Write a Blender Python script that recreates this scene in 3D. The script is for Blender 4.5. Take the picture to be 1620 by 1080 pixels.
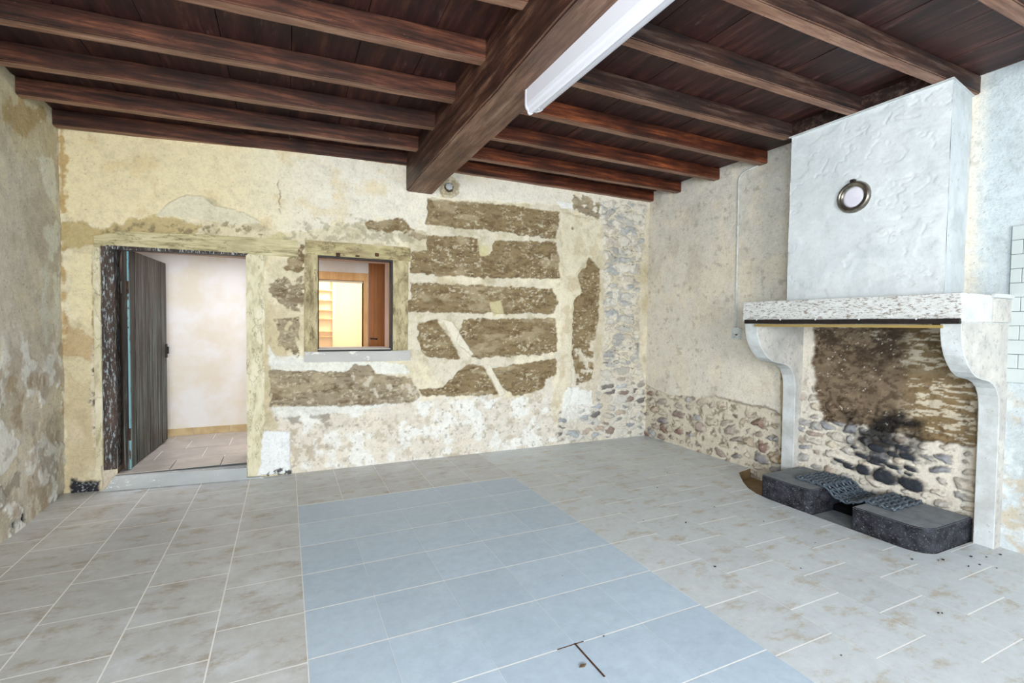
import bpy, bmesh, math, random
import numpy as np
from mathutils import Vector, Matrix

for o in list(bpy.data.objects):
    bpy.data.objects.remove(o, do_unlink=True)
SC = bpy.context.scene
C = SC.collection

# ------------------------------------------------------------------ camera
YAW, PITCH, ROLL, FPX, EYE = 0.438411, 0.0338729, 0.01190017, 763.85, 1.35
cy, sy, cp, sp, cr, sr = (math.cos(YAW), math.sin(YAW), math.cos(PITCH), math.sin(PITCH), math.cos(ROLL), math.sin(ROLL))
fwd = Vector((sy*cp, cy*cp, -sp)); right = Vector((cy, -sy, 0)); up = right.cross(fwd)
r2 = cr*right + sr*up; u2 = -sr*right + cr*up
cam_data = bpy.data.cameras.new('camera'); cam = bpy.data.objects.new('camera', cam_data); C.objects.link(cam)
cam_data.sensor_width = 36.0; cam_data.lens = FPX/1620*36.0; cam_data.clip_start = 0.05
R3 = Matrix((r2, u2, -fwd)).transposed()
cam.matrix_world = Matrix.Translation((0, 0, EYE)) @ R3.to_4x4()
SC.camera = cam

# ------------------------------------------------------------------ world, exposure, daylight
SC.view_settings.view_transform = 'Standard'; SC.view_settings.look = 'None'
SC.view_settings.exposure = 0.21; SC.view_settings.gamma = 1.0
SC.view_settings.use_curve_mapping = False
world = bpy.data.worlds.new('world'); SC.world = world; world.use_nodes = True
bg = world.node_tree.nodes['Background']; bg.inputs[0].default_value = (0.75, 0.87, 1.0, 1); bg.inputs[1].default_value = 0.7

def area(name, loc, target, sx, sy_, energy, col, spread=180):
    d = bpy.data.lights.new(name, 'AREA'); d.shape = 'RECTANGLE'; d.size = sx; d.size_y = sy_
    d.energy = energy; d.color = col; d.spread = math.radians(spread)
    o = bpy.data.objects.new(name, d); C.objects.link(o); o.location = loc
    o.rotation_euler = (Vector(target)-Vector(loc)).to_track_quat('-Z', 'Y').to_euler()
    return o
LXW = -1.56
# daylight coming in through the two window openings behind the camera
area('daylight_window', (0.0, -3.15, 1.5), (0.9, 4.0, 1.1), 1.5, 1.6, 225, (1.0, 0.97, 0.91))
area('daylight_window', (2.75, -3.15, 1.5), (2.5, 4.0, 1.2), 1.7, 1.6, 80, (0.80, 0.91, 1.0))
# a third window in the left wall, behind the viewer's left shoulder
area('daylight_window', (LXW-.12, -1.5, 1.5), (3.2, .6, 0.9), 1.7, 1.3, 235, (0.80, 0.91, 1.0))
# daylight in the corridor and the lamp of the room beyond
area('corridor_light', (-0.3, 5.42, 2.5), (-0.3, 5.5, 0.0), 1.6, 0.5, 14, (0.97, 0.96, 1.0), 110)
pl = bpy.data.lights.new('lamp_light', 'POINT'); pl.energy = 60; pl.color = (1.0, 0.80, 0.60); pl.shadow_soft_size = 0.15
po = bpy.data.objects.new('lamp_light', pl); C.objects.link(po); po.location = (0.9, 7.0, 2.1)

# ------------------------------------------------------------------ numpy helpers
MW = np.array([list(r2), list(u2), list(-fwd)])
def ray(x, y): return MW.T @ np.array([(x-810)/FPX, (540-y)/FPX, -1.])
def back_off(x):                       # the back wall leans away towards its left end
    t = np.clip((-np.asarray(x, float)-0.15)/1.4, 0, 1); return 0.14*t
BY = 4.70; LX = -1.56; RX = 4.04
def on_back(x, y):
    d = ray(x, y); Y = BY
    for _ in range(4):
        P = d*(Y/d[1]); Y = BY+float(back_off(P[0]))
    return P[0], P[2]+EYE
def on_right(x, y):
    d = ray(x, y); P = d*(RX/d[0]); return P[1], P[2]+EYE
def on_left(x, y):
    d = ray(x, y); P = d*(LX/d[0]); return P[1], P[2]+EYE
_tab = np.random.RandomState(5).rand(256, 256)
def vn(x, y):
    xi = np.floor(x).astype(int); yi = np.floor(y).astype(int); fx = x-xi; fy = y-yi
    fx = fx*fx*(3-2*fx); fy = fy*fy*(3-2*fy); a = _tab
    g = lambda i, j: a[(xi+i) & 255, (yi+j) & 255]
    return (g(0,0)*(1-fx)+g(1,0)*fx)*(1-fy)+(g(0,1)*(1-fx)+g(1,1)*fx)*fy
def fbm(x, y, s, seed=0, oct=4, sx=1.0, rough=0.55):
    t = 0; a = 1; w = 0; x = x*s/sx+seed*17.3+100; y = y*s+seed*31.7+100
    for k in range(oct):
        t = t+a*vn(x, y); w += a; a *= rough; x = x*2.03+11.1; y = y*2.03+7.7
    return t/w
def ss(a, b, x): t = np.clip((x-a)/(b-a), 0, 1); return t*t*(3-2*t)
def lin(h):
    h = h.lstrip('#'); c = np.array([int(h[i:i+2], 16)/255 for i in (0, 2, 4)])
    return np.where(c <= .04045, c/12.92, ((c+.055)/1.055)**2.4)
def sdf(x, y, poly):
    P = np.array(poly, float); d = np.full(x.shape, 1e9); ins = np.zeros(x.shape, bool); n = len(P)
    for i in range(n):
        a = P[i]; b = P[(i+1) % n]; e = b-a
        t = np.clip(((x-a[0])*e[0]+(y-a[1])*e[1])/(e@e+1e-12), 0, 1)
        d = np.minimum(d, np.hypot(x-a[0]-t*e[0], y-a[1]-t*e[1]))
        c = ((a[1] > y) != (b[1] > y)) & (x < (b[0]-a[0])*(y-a[1])/(b[1]-a[1]+1e-12)+a[0]); ins ^= c
    return np.where(ins, -d, d)
class Surf:
    """colour and relief of a plastered wall, in metres on the wall"""
    def __init__(s, x, y, col):
        s.x = x; s.y = y; s.c = np.tile(lin(col), (len(x), 1)); s.h = np.zeros(len(x))
        s.w1 = (fbm(x, y, 22, 3)-.5); s.w2 = (fbm(x, y, 9, 4)-.5)
    def mix(s, m, col):
        if isinstance(col, str): col = lin(col)
        s.c = s.c*(1-m[:, None])+col*m[:, None]
    def poly(s, pts, rough=.03, soft=.006):
        return ss(soft, -soft, sdf(s.x, s.y, pts)+s.w1*rough*1.6+s.w2*rough)
    def mott(s, col, lo, hi, scale, seed, amt=1., sx=1., mask=None):
        m = ss(lo, hi, fbm(s.x, s.y, scale, seed, 5, sx))*amt
        if mask is not None: m = m*mask
        s.mix(m, col); return m
    def specks(s, col, thr, scale, seed, amt=1., mask=None):
        m = ss(thr+.045, thr+.085, fbm(s.x, s.y, scale*1.5, seed, 3, rough=.7))*amt*.85
        if mask is not None: m = m*mask
        s.mix(m, col); return m
def rubble(x, y, sx, sy_, seed, warp=.42):
    u = x/sx+(fbm(x, y, 14, seed)-.5)*warp*1.6; v = y/sy_+(fbm(x, y, 14, seed+1)-.5)*warp*1.6
    iu = np.floor(u).astype(int); iv = np.floor(v).astype(int)
    f1 = np.full(x.shape, 9.); f2 = np.full(x.shape, 9.); rid = np.zeros(x.shape); rid2 = np.zeros(x.shape)
    for i in (-1, 0, 1):
        for j in (-1, 0, 1):
            a = _tab[(iu+i+seed*13) & 255, (iv+j+seed*7) & 255]; b = _tab[(iv+j+seed*29) & 255, (iu+i+seed*3) & 255]
            d = np.hypot(u-(iu+i+.12+.76*a), v-(iv+j+.12+.76*b))
            cl = d < f1; f2 = np.where(cl, f1, np.minimum(f2, d)); f1 = np.where(cl, d, f1)
            r = _tab[(iu+i+seed*5) & 255, (iv+j+seed*11) & 255]; rid = np.where(cl, r, rid)
            rid2 = np.where(cl, (r*17.37) % 1, rid2)
    return f2-f1, rid, rid2
def stones(s, mask, sx, sy_, seed, cols, cover=.18, var=.25, relief=.022, grout=None, gamt=.5):
    e, r, q = rubble(s.x, s.y, sx, sy_, seed)
    thr = cover+var*q
    m = ss(thr, thr+.07, e+s.w1*.12)*mask
    if grout: s.mix(mask*gamt, grout)
    gap = ss(.10, .0, np.abs(e-thr))*mask*.55
    s.mix(gap, '6f6353')
    pal = np.array([lin(c) for c in cols]); k = (r*len(cols)).astype(int) % len(cols)
    cc = pal[k]*(0.82+.36*fbm(s.x, s.y, 40, seed+3))[:, None]
    s.mix(m, cc)
    s.h = s.h + m*relief*(.4+.6*ss(thr, thr+.5, e)) - gap*relief*.5
    return m

def build_mesh(name, V, F, mats, cols=None, mi=None, smooth=True, parent=None):
    me = bpy.data.meshes.new(name)
    V = np.asarray(V, float); me.vertices.add(len(V)); me.vertices.foreach_set('co', V.ravel())
    if isinstance(F, np.ndarray):
        n, k = F.shape; me.loops.add(n*k); me.loops.foreach_set('vertex_index', F.ravel().astype(np.int32))
        me.polygons.add(n); me.polygons.foreach_set('loop_start', np.arange(0, n*k, k, dtype=np.int32))
        me.polygons.foreach_set('loop_total', np.full(n, k, dtype=np.int32))
    else:
        me = bpy.data.meshes.new(name); me.from_pydata([tuple(v) for v in V], [], F)
    if not isinstance(mats, (list, tuple)): mats = [mats]
    for m in mats: me.materials.append(m)
    if mi is not None: me.polygons.foreach_set('material_index', np.asarray(mi, dtype=np.int32))
    me.update(calc_edges=True); me.validate()
    me.polygons.foreach_set('use_smooth', np.full(len(me.polygons), smooth))
    if cols is not None:
        at = me.attributes.new('Col', 'FLOAT_COLOR', 'POINT')
        at.data.foreach_set('color', np.hstack([cols, np.ones((len(cols), 1))]).astype(np.float32).ravel())
    o = bpy.data.objects.new(name, me); C.objects.link(o)
    if parent: o.parent = parent
    return o
class Skin:
    """collects displaced wall sheets and plain boxes into one mesh"""
    def __init__(s): s.V = []; s.F = []; s.C = []; s.n = 0
    def sheet(s, O, U, W, N, ru, rv, step, func, holes=()):
        nu = max(1, int(round((ru[1]-ru[0])/step))); nv = max(1, int(round((rv[1]-rv[0])/step)))
        uu = np.linspace(ru[0], ru[1], nu+1); vv = np.linspace(rv[0], rv[1], nv+1)
        for h in holes:                 # snap grid lines to the opening
            for a, arr in ((h[0], uu), (h[1], uu), (h[2], vv), (h[3], vv)):
                if arr[0] < a < arr[-1]: arr[np.argmin(abs(arr-a))] = a
        X, Y = np.meshgrid(uu, vv, indexing='ij'); x = X.ravel(); y = Y.ravel()
        h_, c_ = func(x, y)
        O, U, W, N = map(np.array, (O, U, W, N))
        P = O+x[:, None]*U+y[:, None]*W+h_[:, None]*N
        I = np.arange((nu+1)*(nv+1)).reshape(nu+1, nv+1)
        F = np.stack([I[:-1, :-1], I[1:, :-1], I[1:, 1:], I[:-1, 1:]], -1).reshape(-1, 4)
        if np.dot(np.cross(U, W), N) < 0: F = F[:, ::-1]
        cx = (x[F[:, 0]]+x[F[:, 2]])/2; cy_ = (y[F[:, 0]]+y[F[:, 2]])/2; keep = np.ones(len(F), bool)
        for h in holes: keep &= ~((cx > h[0]) & (cx < h[1]) & (cy_ > h[2]) & (cy_ < h[3]))
        s.V.append(P); s.F.append(F[keep]+s.n); s.C.append(c_); s.n += len(P)
    def box(s, a, b, col):
        x0, y0, z0 = a; x1, y1, z1 = b
        V = np.array([(x0,y0,z0),(x1,y0,z0),(x1,y1,z0),(x0,y1,z0),(x0,y0,z1),(x1,y0,z1),(x1,y1,z1),(x0,y1,z1)], float)
        F = np.array([(0,3,2,1),(4,5,6,7),(0,1,5,4),(1,2,6,5),(2,3,7,6),(3,0,4,7)])
        s.V.append(V); s.F.append(F+s.n); s.C.append(np.tile(lin(col), (8, 1))); s.n += 8
    def build(s, name, mat, parent=None, smooth=True):
        return build_mesh(name, np.vstack(s.V), np.vstack(s.F), mat, np.vstack(s.C), smooth=smooth, parent=parent)

# ------------------------------------------------------------------ materials
MATS = {}
def nodes(name, rough=.8, spec=.3, metal=0):
    m = bpy.data.materials.new(name); m.use_nodes = True; nt = m.node_tree; b = nt.nodes['Principled BSDF']
    b.inputs['Roughness'].default_value = rough; b.inputs['Specular IOR Level'].default_value = spec
    b.inputs['Metallic'].default_value = metal; MATS[name] = m
    return m, nt, b
def N(nt, t, **kw):
    n = nt.nodes.new(t)
    for k, v in kw.items():
        if k in ('ins',):
            for a, c in v.items(): n.inputs[a].default_value = c
        else: setattr(n, k, v)
    return n
def noise(nt, vec, scale, detail=4, rough=.6):
    n = N(nt, 'ShaderNodeTexNoise', ins={'Scale': scale, 'Detail': detail, 'Roughness': rough}); nt.links.new(vec, n.inputs['Vector']); return n.outputs['Fac']
def mapping(nt, scale=(1, 1, 1), coord='Object', rnd=False):
    tc = N(nt, 'ShaderNodeTexCoord'); mp = N(nt, 'ShaderNodeMapping'); mp.inputs['Scale'].default_value = scale
    nt.links.new(tc.outputs[coord], mp.inputs['Vector'])
    if rnd:
        oi = N(nt, 'ShaderNodeObjectInfo'); mu = N(nt, 'ShaderNodeMath', operation='MULTIPLY'); mu.inputs[1].default_value = 37.
        nt.links.new(oi.outputs['Random'], mu.inputs[0]); nt.links.new(mu.outputs[0], mp.inputs['Location'])
    return mp.outputs[0]
def ramp(nt, fac, stops):
    r = N(nt, 'ShaderNodeValToRGB'); el = r.color_ramp.elements
    for i, (p, c) in enumerate(stops):
        e = el[i] if i < 2 else el.new(p)
        e.position = p
        if isinstance(c, str): c = tuple(lin(c))+(1,)
        elif not isinstance(c, tuple): c = (c, c, c, 1)
        e.color = c
    nt.links.new(fac, r.inputs[0]); return r.outputs[0]
def mixc(nt, fac, a, b, mode='MIX'):
    m = N(nt, 'ShaderNodeMix', data_type='RGBA', blend_type=mode)
    for s, v in ((0, fac), (6, a), (7, b)):
        if isinstance(v, (int, float)): m.inputs[s].default_value = v
        elif isinstance(v, str): m.inputs[s].default_value = tuple(lin(v))+(1,)
        elif isinstance(v, tuple): m.inputs[s].default_value = v
        else: nt.links.new(v, m.inputs[s])
    return m.outputs[2]
def bump(nt, b, h, strength=.4, dist=.01):
    n = N(nt, 'ShaderNodeBump', ins={'Strength': strength, 'Distance': dist}); nt.links.new(h, n.inputs['Height']); nt.links.new(n.outputs[0], b.inputs['Normal'])
def wall_mat(name, rough=.9, bs=.5, amt=.16):
    m, nt, b = nodes(name, rough, .2)
    a = N(nt, 'ShaderNodeAttribute', attribute_name='Col'); v = mapping(nt)
    f = noise(nt, v, 45, 8, .8); c = mixc(nt, 1., a.outputs['Color'], ramp(nt, f, [(.28, 1-amt*1.5), (.5, 1.), (.72, 1+amt*.45)]), 'MULTIPLY')
    f2 = noise(nt, v, 11, 10, .72); c = mixc(nt, 1., c, ramp(nt, f2, [(.30, 1-amt*1.1), (.5, 1.), (.70, 1+amt*.3)]), 'MULTIPLY')
    rg = noise(nt, v, 7, 8, .62)
    c = mixc(nt, ramp(nt, rg, [(.492, 0.), (.4995, amt*1.6), (.507, 0.)]), c, '7c705c')
    nt.links.new(c, b.inputs['Base Color'])
    bump(nt, b, noise(nt, v, 70, 8, .7), bs, .008); return m
wall_mat('old_plaster', bs=.8, amt=.15); wall_mat('smooth_plaster', bs=.25, amt=.06); wall_mat('board_wood_col')
def plain(name, col, rough=.6, spec=.4, metal=0, nscale=0, col2=None, bs=0, sc=(1, 1, 1), lo=.4, hi=.6, detail=6):
    m, nt, b = nodes(name, rough, spec, metal)
    if nscale:
        v = mapping(nt, sc, rnd=True); f = noise(nt, v, nscale, detail, .65)
        nt.links.new(ramp(nt, f, [(lo, col), (hi, col2 or col)]), b.inputs['Base Color'])
        if bs: bump(nt, b, f, bs, .006)
    else: b.inputs['Base Color'].default_value = tuple(lin(col))+(1,)
    return m
def wood(name, dark, mid, light, sc, rough=.55, soot=None, crack=.6, crackc=None):
    m, nt, b = nodes(name, rough, .35)
    v = mapping(nt, sc, rnd=True); g = noise(nt, v, 1.6, 8, .68)
    c = ramp(nt, g, [(.34, dark), (.51, mid), (.68, light)])
    v2 = mapping(nt, (1, 1, 1), rnd=True); big = noise(nt, v2, 2.3, 4, .6)
    c = mixc(nt, ramp(nt, big, [(.42, 0.), (.7, .75)]), c, soot or dark)
    c = mixc(nt, ramp(nt, noise(nt, v2, 30, 4, .7), [(.66, 0.), (.78, .35)]), c, '9b8578')
    ck = noise(nt, v, .9, 6, .6); c = mixc(nt, ramp(nt, ck, [(.488, 0.), (.4985, crack), (.509, 0.)]), c, crackc or dark)
    nt.links.new(c, b.inputs['Base Color']); bump(nt, b, g, .35, .01); return m
wood('joist_wood', '1c0f0c', '4a291e', '7d4d38', (1.2, 16, 16))
wood('joist_wood_reddish', '200d08', '5c2c18', '985430', (1.2, 16, 16))
wood('joist_wood_bounce_lit', '5a3d31', '8f6a56', 'b08f7a', (1.2, 16, 16), .6, soot='6d5246')  # tanner underside wood, the floor's bounce light put into its colour
wood('beam_wood_bounce_lit', '4a342a', '7b5b4a', '9f8470', (14, 1.0, 14), .6, soot='5d4a40')  # same for the beam's bottom: light from the floor painted in
wood('joist_wood_smoked', '151212', '3e2820', '6a564c', (1.2, 16, 16), soot='1c1a1b')
wood('beam_wood', '20110e', '4f3024', '80604e', (14, 1.0, 14))
wood('door_wood', '110f0e', '433f38', '8e9896', (30, 30, .8), .5, soot='262c2e')
m, nt, b = nodes('door_leaf_wood', .5, .35)
v = mapping(nt, (30, 30, .8)); g = noise(nt, v, 1.5, 10, .75); c = ramp(nt, g, [(.38, '0a0908'), (.5, '2c2824'), (.63, '8b908c')])
v2 = mapping(nt, (9, 9, .9)); c = mixc(nt, ramp(nt, noise(nt, v2, 1.3, 5, .6), [(.5, 0.), (.68, .6)]), c, '5e7674')
tc = N(nt, 'ShaderNodeTexCoord'); sx_ = N(nt, 'ShaderNodeSeparateXYZ'); nt.links.new(tc.outputs['Object'], sx_.inputs[0])
c = mixc(nt, ramp(nt, sx_.outputs[2], [(0.9, 0.), (1.0, .0)]), c, '2b1a10')
md = N(nt, 'ShaderNodeMapRange', ins={'From Min': .9, 'From Max': 1.9, 'To Min': 0., 'To Max': .62}); nt.links.new(sx_.outputs[2], md.inputs[0]); c = mixc(nt, md.outputs[0], c, '38251a')
nt.links.new(c, b.inputs['Base Color']); bump(nt, b, g, .5, .01)
wood('pine', 'c79256', 'dcae72', 'e8c48e', (12, 12, 1.5), .5, soot='cf9c60')
wood('window_wood_long', '6d5f44', 'b8ab80', 'd2c8a0', (3, 9, 9), .85, soot='9d9070', crack=.8, crackc='4d422e')
wood('pine_pale', 'd8b080', 'e6c69c', 'f0d8b4', (12, 12, 1.5), .5, soot='dcb486')
wood('window_wood', '6d5f44', 'b8ab86', 'd6cca8', (8, 8, 3), .85, soot='9d9070', crack=.8, crackc='4d422e')
wood('brown_wood', '8a5426', '9f6530', 'b27740', (16, 16, .8), .45, soot='8f5829')
wood('painted_wood', 'a49a78', 'ddd6ba', 'ece7d4', (8, 8, 3), .8, soot='cfc8a8', crackc='5d5238')
wood('painted_wood_long', '7c7356', 'c8be96', 'ddd5b6', (2.0, 14, 14), .8, soot='b8af8a', crack=.8, crackc='51462c')
def speckled(name, base, base2, spk, scale, thr, rough=.85, sc=(1, 1, 1), bs=.5, amt=1.):
    m, nt, b = nodes(name, rough, .25); v = mapping(nt, sc, rnd=True)
    c = ramp(nt, noise(nt, v, scale*.2, 5, .6), [(.35, base), (.65, base2)])
    f = noise(nt, v, scale, 5, .7); c = mixc(nt, ramp(nt, f, [(thr, 0.), (thr+.05, amt)]), c, spk)
    nt.links.new(c, b.inputs['Base Color']); bump(nt, b, f, bs, .006); return m
speckled('mantel_stone', 'd3d5d4', 'c4c5c3', '7a6c60', 85, .53, sc=(1, .4, 1.5), bs=-.7, amt=.85)
speckled('white_paint_stone', 'cdd2d4', 'b4b6b5', '93897c', 38, .62, amt=.55)
speckled('grey_stone', 'c4c1bb', 'a5a4a1', '8f8d8a', 26, .55, amt=.5)
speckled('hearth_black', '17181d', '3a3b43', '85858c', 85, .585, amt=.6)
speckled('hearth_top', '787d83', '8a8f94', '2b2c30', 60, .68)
speckled('black_white_post', '2e2c2c', '5a4a43', 'aab7be', 75, .54, sc=(1, 1, .22), rough=.6, amt=.85)
speckled('turquoise_paint', '8fc6d2', '7fb4c4', '5a4036', 26, .56, sc=(1, 1, .4), rough=.6)
speckled('sill_stone', 'c2c6c8', 'aab0b3', 'e4e6e6', 16, .6, sc=(.5, 1, 1))
speckled('window_sill_stone', 'c4c3c0', 'b0b0ae', 'e9e8e2', 14, .6, sc=(.5, 1, 1))
plain('iron_black', '100e0f', .55, .4, 0, 30, '251a17'); plain('brass_old', 'a8915a', .4, .5, .3)
plain('grate_iron', '424c56', .38, .6, .2, 40, '626e7a', bs=.3)
plain('white_enamel', 'd9d9e2', .3, .5); plain('pewter', '9a968c', .3, .6, .85, 14, '6d685f'); plain('vent_glass', 'd9d6e4', .25, .6, 0, 6, 'e6e4ee')
plain('conduit_grey', 'd5d8d6', .5, .4, 0, 12, 'bfc1bd'); plain('tile_white', 'bfc6c5', .18, .5, 0, 4, 'b8bfbe', lo=.3, hi=.7)
plain('tile_grout', '767978', .9); plain('crumb', '1c1b1e', .9, .2, 0, 20, '3a3430'); plain('leaf_brown', '5c4c38', .8)
plain('corridor_plaster', 'e2ddd0', .9, .2, 0, 2.5, 'e9eaea', bs=.25); plain('pink_plaster', 'd9bfae', .9, .2, 0, 3, 'd2b4a4', bs=.2)
plain('warm_plaster', 'f4e3cc', .9, .2); plain('skirting_tile', 'b79f72', .35, .5, 0, 8, 'c9b58a')
plain('cream_paint', 'f2e2c8', .4, .4); plain('corridor_tile', 'a9a29b', .35, .4, 0, 5, 'b9b3ac'); plain('grout_white', 'fbfbfa', .8)
plain('pit_tile', 'a08660', .6, .3, 0, 6, '8a7150'); plain('soot_black', '0d0d0f', .95, .1); plain('plain_wall', 'dcd6c9', .9, .2, 0, 3, 'cfc9bc')
plain('rust', '5b3a24', .8, .3, 0, 30, '3a2a22')

def floor_mat(name, c1, c2, c3, amt, rough):
    m, nt, b = nodes(name, rough, .4)
    v = mapping(nt, (1, 1.3, 1)); f1 = noise(nt, v, 2.4, 9, .66)
    c = ramp(nt, f1, [(.33, c1), (.5, c2), (.68, c1)])
    v2 = mapping(nt, (1.5, 2.8, 1)); f2 = noise(nt, v2, 3.0, 10, .76)
    c = mixc(nt, ramp(nt, f2, [(.52, 0.), (.68, amt)]), c, c3)
    f3 = noise(nt, mapping(nt), 16, 9, .8); c = mixc(nt, 1., c, ramp(nt, f3, [(.3, .87), (.7, 1.06)]), 'MULTIPLY')
    a = N(nt, 'ShaderNodeAttribute', attribute_name='Col'); c = mixc(nt, 1., c, a.outputs['Color'], 'MULTIPLY')
    nt.links.new(c, b.inputs['Base Color']); bump(nt, b, f3, .12, .004)
    return m
floor_mat('floor_tile', 'd8dde2', 'c8caca', 'a3957f', .9, .42)
floor_mat('floor_tile_right', 'd9e0e4', 'd2d9de', 'b5a487', .85, .42)
floor_mat('floor_tile_blue', 'c6d8e8', 'bfd2e4', 'acbfd2', .45, .40)
M = MATS

# ------------------------------------------------------------------ object helpers
def tag(o, label=None, cat=None, group=None, kind=None):
    for k, v in (('label', label), ('category', cat), ('group', group), ('kind', kind)):
        if v: o[k] = v
    return o
def empty(name, loc=(0, 0, 0), **kw):
    o = bpy.data.objects.new(name, None); C.objects.link(o); o.location = loc; o.empty_display_size = .1; return tag(o, **kw)
def bm_obj(name, bm, mats, parent=None, smooth=False, bevel=0, seg=2, origin=None):
    if bevel:
        bmesh.ops.bevel(bm, geom=[e for e in bm.edges if len(e.link_faces) == 2 and e.calc_face_angle(0) > .5], offset=bevel, segments=seg, affect='EDGES', profile=.6)
    bmesh.ops.recalc_face_normals(bm, faces=bm.faces)
    me = bpy.data.meshes.new(name); bm.to_mesh(me); bm.free()
    for m in (mats if isinstance(mats, (list, tuple)) else [mats]): me.materials.append(m)
    for p in me.polygons: p.use_smooth = smooth
    o = bpy.data.objects.new(name, me); C.objects.link(o)
    if origin:
        me.transform(Matrix.Translation(-Vector(origin))); o.location = origin
    if parent:
        o.parent = parent; o.location = Vector(o.location)-Vector(parent.location)
    return o
def box_bm(a, b, bm=None, cuts=0):
    bm = bm or bmesh.new(); a = Vector(a); b = Vector(b)
    r = bmesh.ops.create_cube(bm, size=1); c = (a+b)/2; s = b-a
    for v in r['verts']: v.co = Vector((v.co.x*s.x, v.co.y*s.y, v.co.z*s.z))+c
    return bm
def box(name, a, b, mat, parent=None, bevel=.003, **kw): return bm_obj(name, box_bm(a, b), mat, parent, bevel=bevel, **kw)
def wobble_box(name, a, b, mat, parent=None, amp=.004, bevel=.006, axis=0, n=24, seed=0, drop=None, origin=None):
    """a hewn timber: a bevelled box cut along its length, its edges slightly uneven"""
    bm = box_bm(a, b); a = Vector(a); b = Vector(b)
    ev = [e for e in bm.edges if abs((e.verts[0].co-e.verts[1].co)[axis]) > 1e-4]
    bmesh.ops.bevel(bm, geom=ev, offset=bevel, segments=2, affect='EDGES')
    ev = [e for e in bm.edges if abs((e.verts[0].co-e.verts[1].co)[axis]) > 1e-3]
    bmesh.ops.subdivide_edges(bm, edges=ev, cuts=n)
    oth = [i for i in range(3) if i != axis]
    for v in bm.verts:
        t = v.co[axis]
        for k, i in enumerate(oth):
            sd = 1 if v.co[i] > (a[i]+b[i])/2 else -1
            v.co[i] += amp*(float(fbm(np.array([t*3.]), np.array([k*9.+sd*3+seed*7.]), 1.2, seed, 3)[0])-.5)*2
        if drop: dy, dz = drop(t); v.co.y += dy; v.co.z += dz
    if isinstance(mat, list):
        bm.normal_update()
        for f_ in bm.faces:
            if f_.normal.z < -.6: f_.material_index = 1  # downward faces get the lighter colour that stands for floor bounce
    return bm_obj(name, bm, mat, parent, smooth=False, origin=origin)
def tube_bm(pts, r, bm=None, seg=10, cap=True, flat=None):
    bm = bm or bmesh.new(); pts = [Vector(p) for p in pts]; rings = []; prev = None
    for i, p in enumerate(pts):
        t = (pts[min(i+1, len(pts)-1)]-pts[max(i-1, 0)]).normalized()
        if prev is None: n = t.orthogonal().normalized()
        else: n = (prev-t*prev.dot(t)).normalized()
        prev = n; bn = t.cross(n)
        rings.append([bm.verts.new(p+(n*math.cos(2*math.pi*k/seg)+bn*math.sin(2*math.pi*k/seg))*r) for k in range(seg)])
    for a, b in zip(rings, rings[1:]):
        for k in range(seg): bm.faces.new((a[k], a[(k+1) % seg], b[(k+1) % seg], b[k]))
    if cap: bm.faces.new(rings[0][::-1]); bm.faces.new(rings[-1])
    return bm
def prism_bm(poly, axis, a, b, bm=None):
    """polygon in the two other axes extruded from a to b"""
    bm = bm or bmesh.new(); oth = [i for i in range(3) if i != axis]; rs = []
    for t in (a, b):
        vs = []
        for p in poly:
            c = [0, 0, 0]; c[axis] = t; c[oth[0]] = p[0]; c[oth[1]] = p[1]; vs.append(bm.verts.new(c))
        rs.append(vs)
    bm.faces.new(rs[0]); bm.faces.new(rs[1][::-1]); n = len(poly)
    for k in range(n): bm.faces.new((rs[0][k], rs[1][k], rs[1][(k+1) % n], rs[0][(k+1) % n]))
    return bm
def lathe_x(prof, cx, cyy, cz, seg=48, bm=None):
    """prof: (offset towards the room, radius) around an axis along x"""
    bm = bm or bmesh.new(); rings = []
    for (t, r) in prof: rings.append([bm.verts.new((cx-t, cyy+r*math.cos(2*math.pi*k/seg), cz+r*math.sin(2*math.pi*k/seg))) for k in range(seg)])
    for a, b in zip(rings, rings[1:]):
        for k in range(seg): bm.faces.new((a[k], a[(k+1) % seg], b[(k+1) % seg], b[k]))
    bm.faces.new(rings[-1]); return bm

# ------------------------------------------------------------------ BACK WALL
PW = lambda pts: [on_back(*p) for p in pts]
DX0, DX1 = on_back(183, 560)[0], on_back(390, 560)[0]; DZ1 = 1.925
WX0, WX1, WZ0, WZ1 = 0.262, 0.915, 1.115, 1.95
EARTH = [[(677,315),(780,322),(886,335),(884,352),(880,378),(780,365),(674,354),(676,338)],
 [(676,373),(720,374),(756,377),(762,400),(776,401),(783,380),(880,383),(886,415),(886,441),(800,440),(648,432),(650,397),(675,395)],
 [(650,448),(760,451),(874,456),(884,478),(876,496),(780,495),(646,492),(644,475),(652,470)],
 [(733,505),(880,503),(882,556),(860,560),(748,566),(722,540)], [(664,512),(690,506),(716,540),(728,567),(676,565),(660,540)],
 [(427,586),(552,588),(560,578),(582,576),(596,590),(650,598),(664,625),(655,636),(600,638),(523,642),(428,642)],
 [(664,616),(700,613),(722,590),(742,576),(764,578),(790,624),(740,626),(668,626)],
 [(778,583),(880,567),(882,592),(864,600),(858,618),(812,627),(796,615)],
 [(931,408),(950,424),(948,468),(947,500),(940,540),(938,600),(912,608),(905,560),(907,510),(908,475),(921,462),(914,434),(926,424)],
 [(481,384),(482,425),(464,430),(442,423),(459,413),(462,396)], [(433,440),(484,440),(483,470),(475,493),(464,492),(444,478),(424,461)],
 [(435,504),(471,503),(472,567),(438,567),(440,530)], [(582,353),(595,350),(624,344),(636,349),(655,364),(620,366),(584,360)],
 [(908,307),(952,315),(947,345),(926,338),(904,326)], [(655,366),(676,372),(674,380),(648,372)]]
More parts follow.
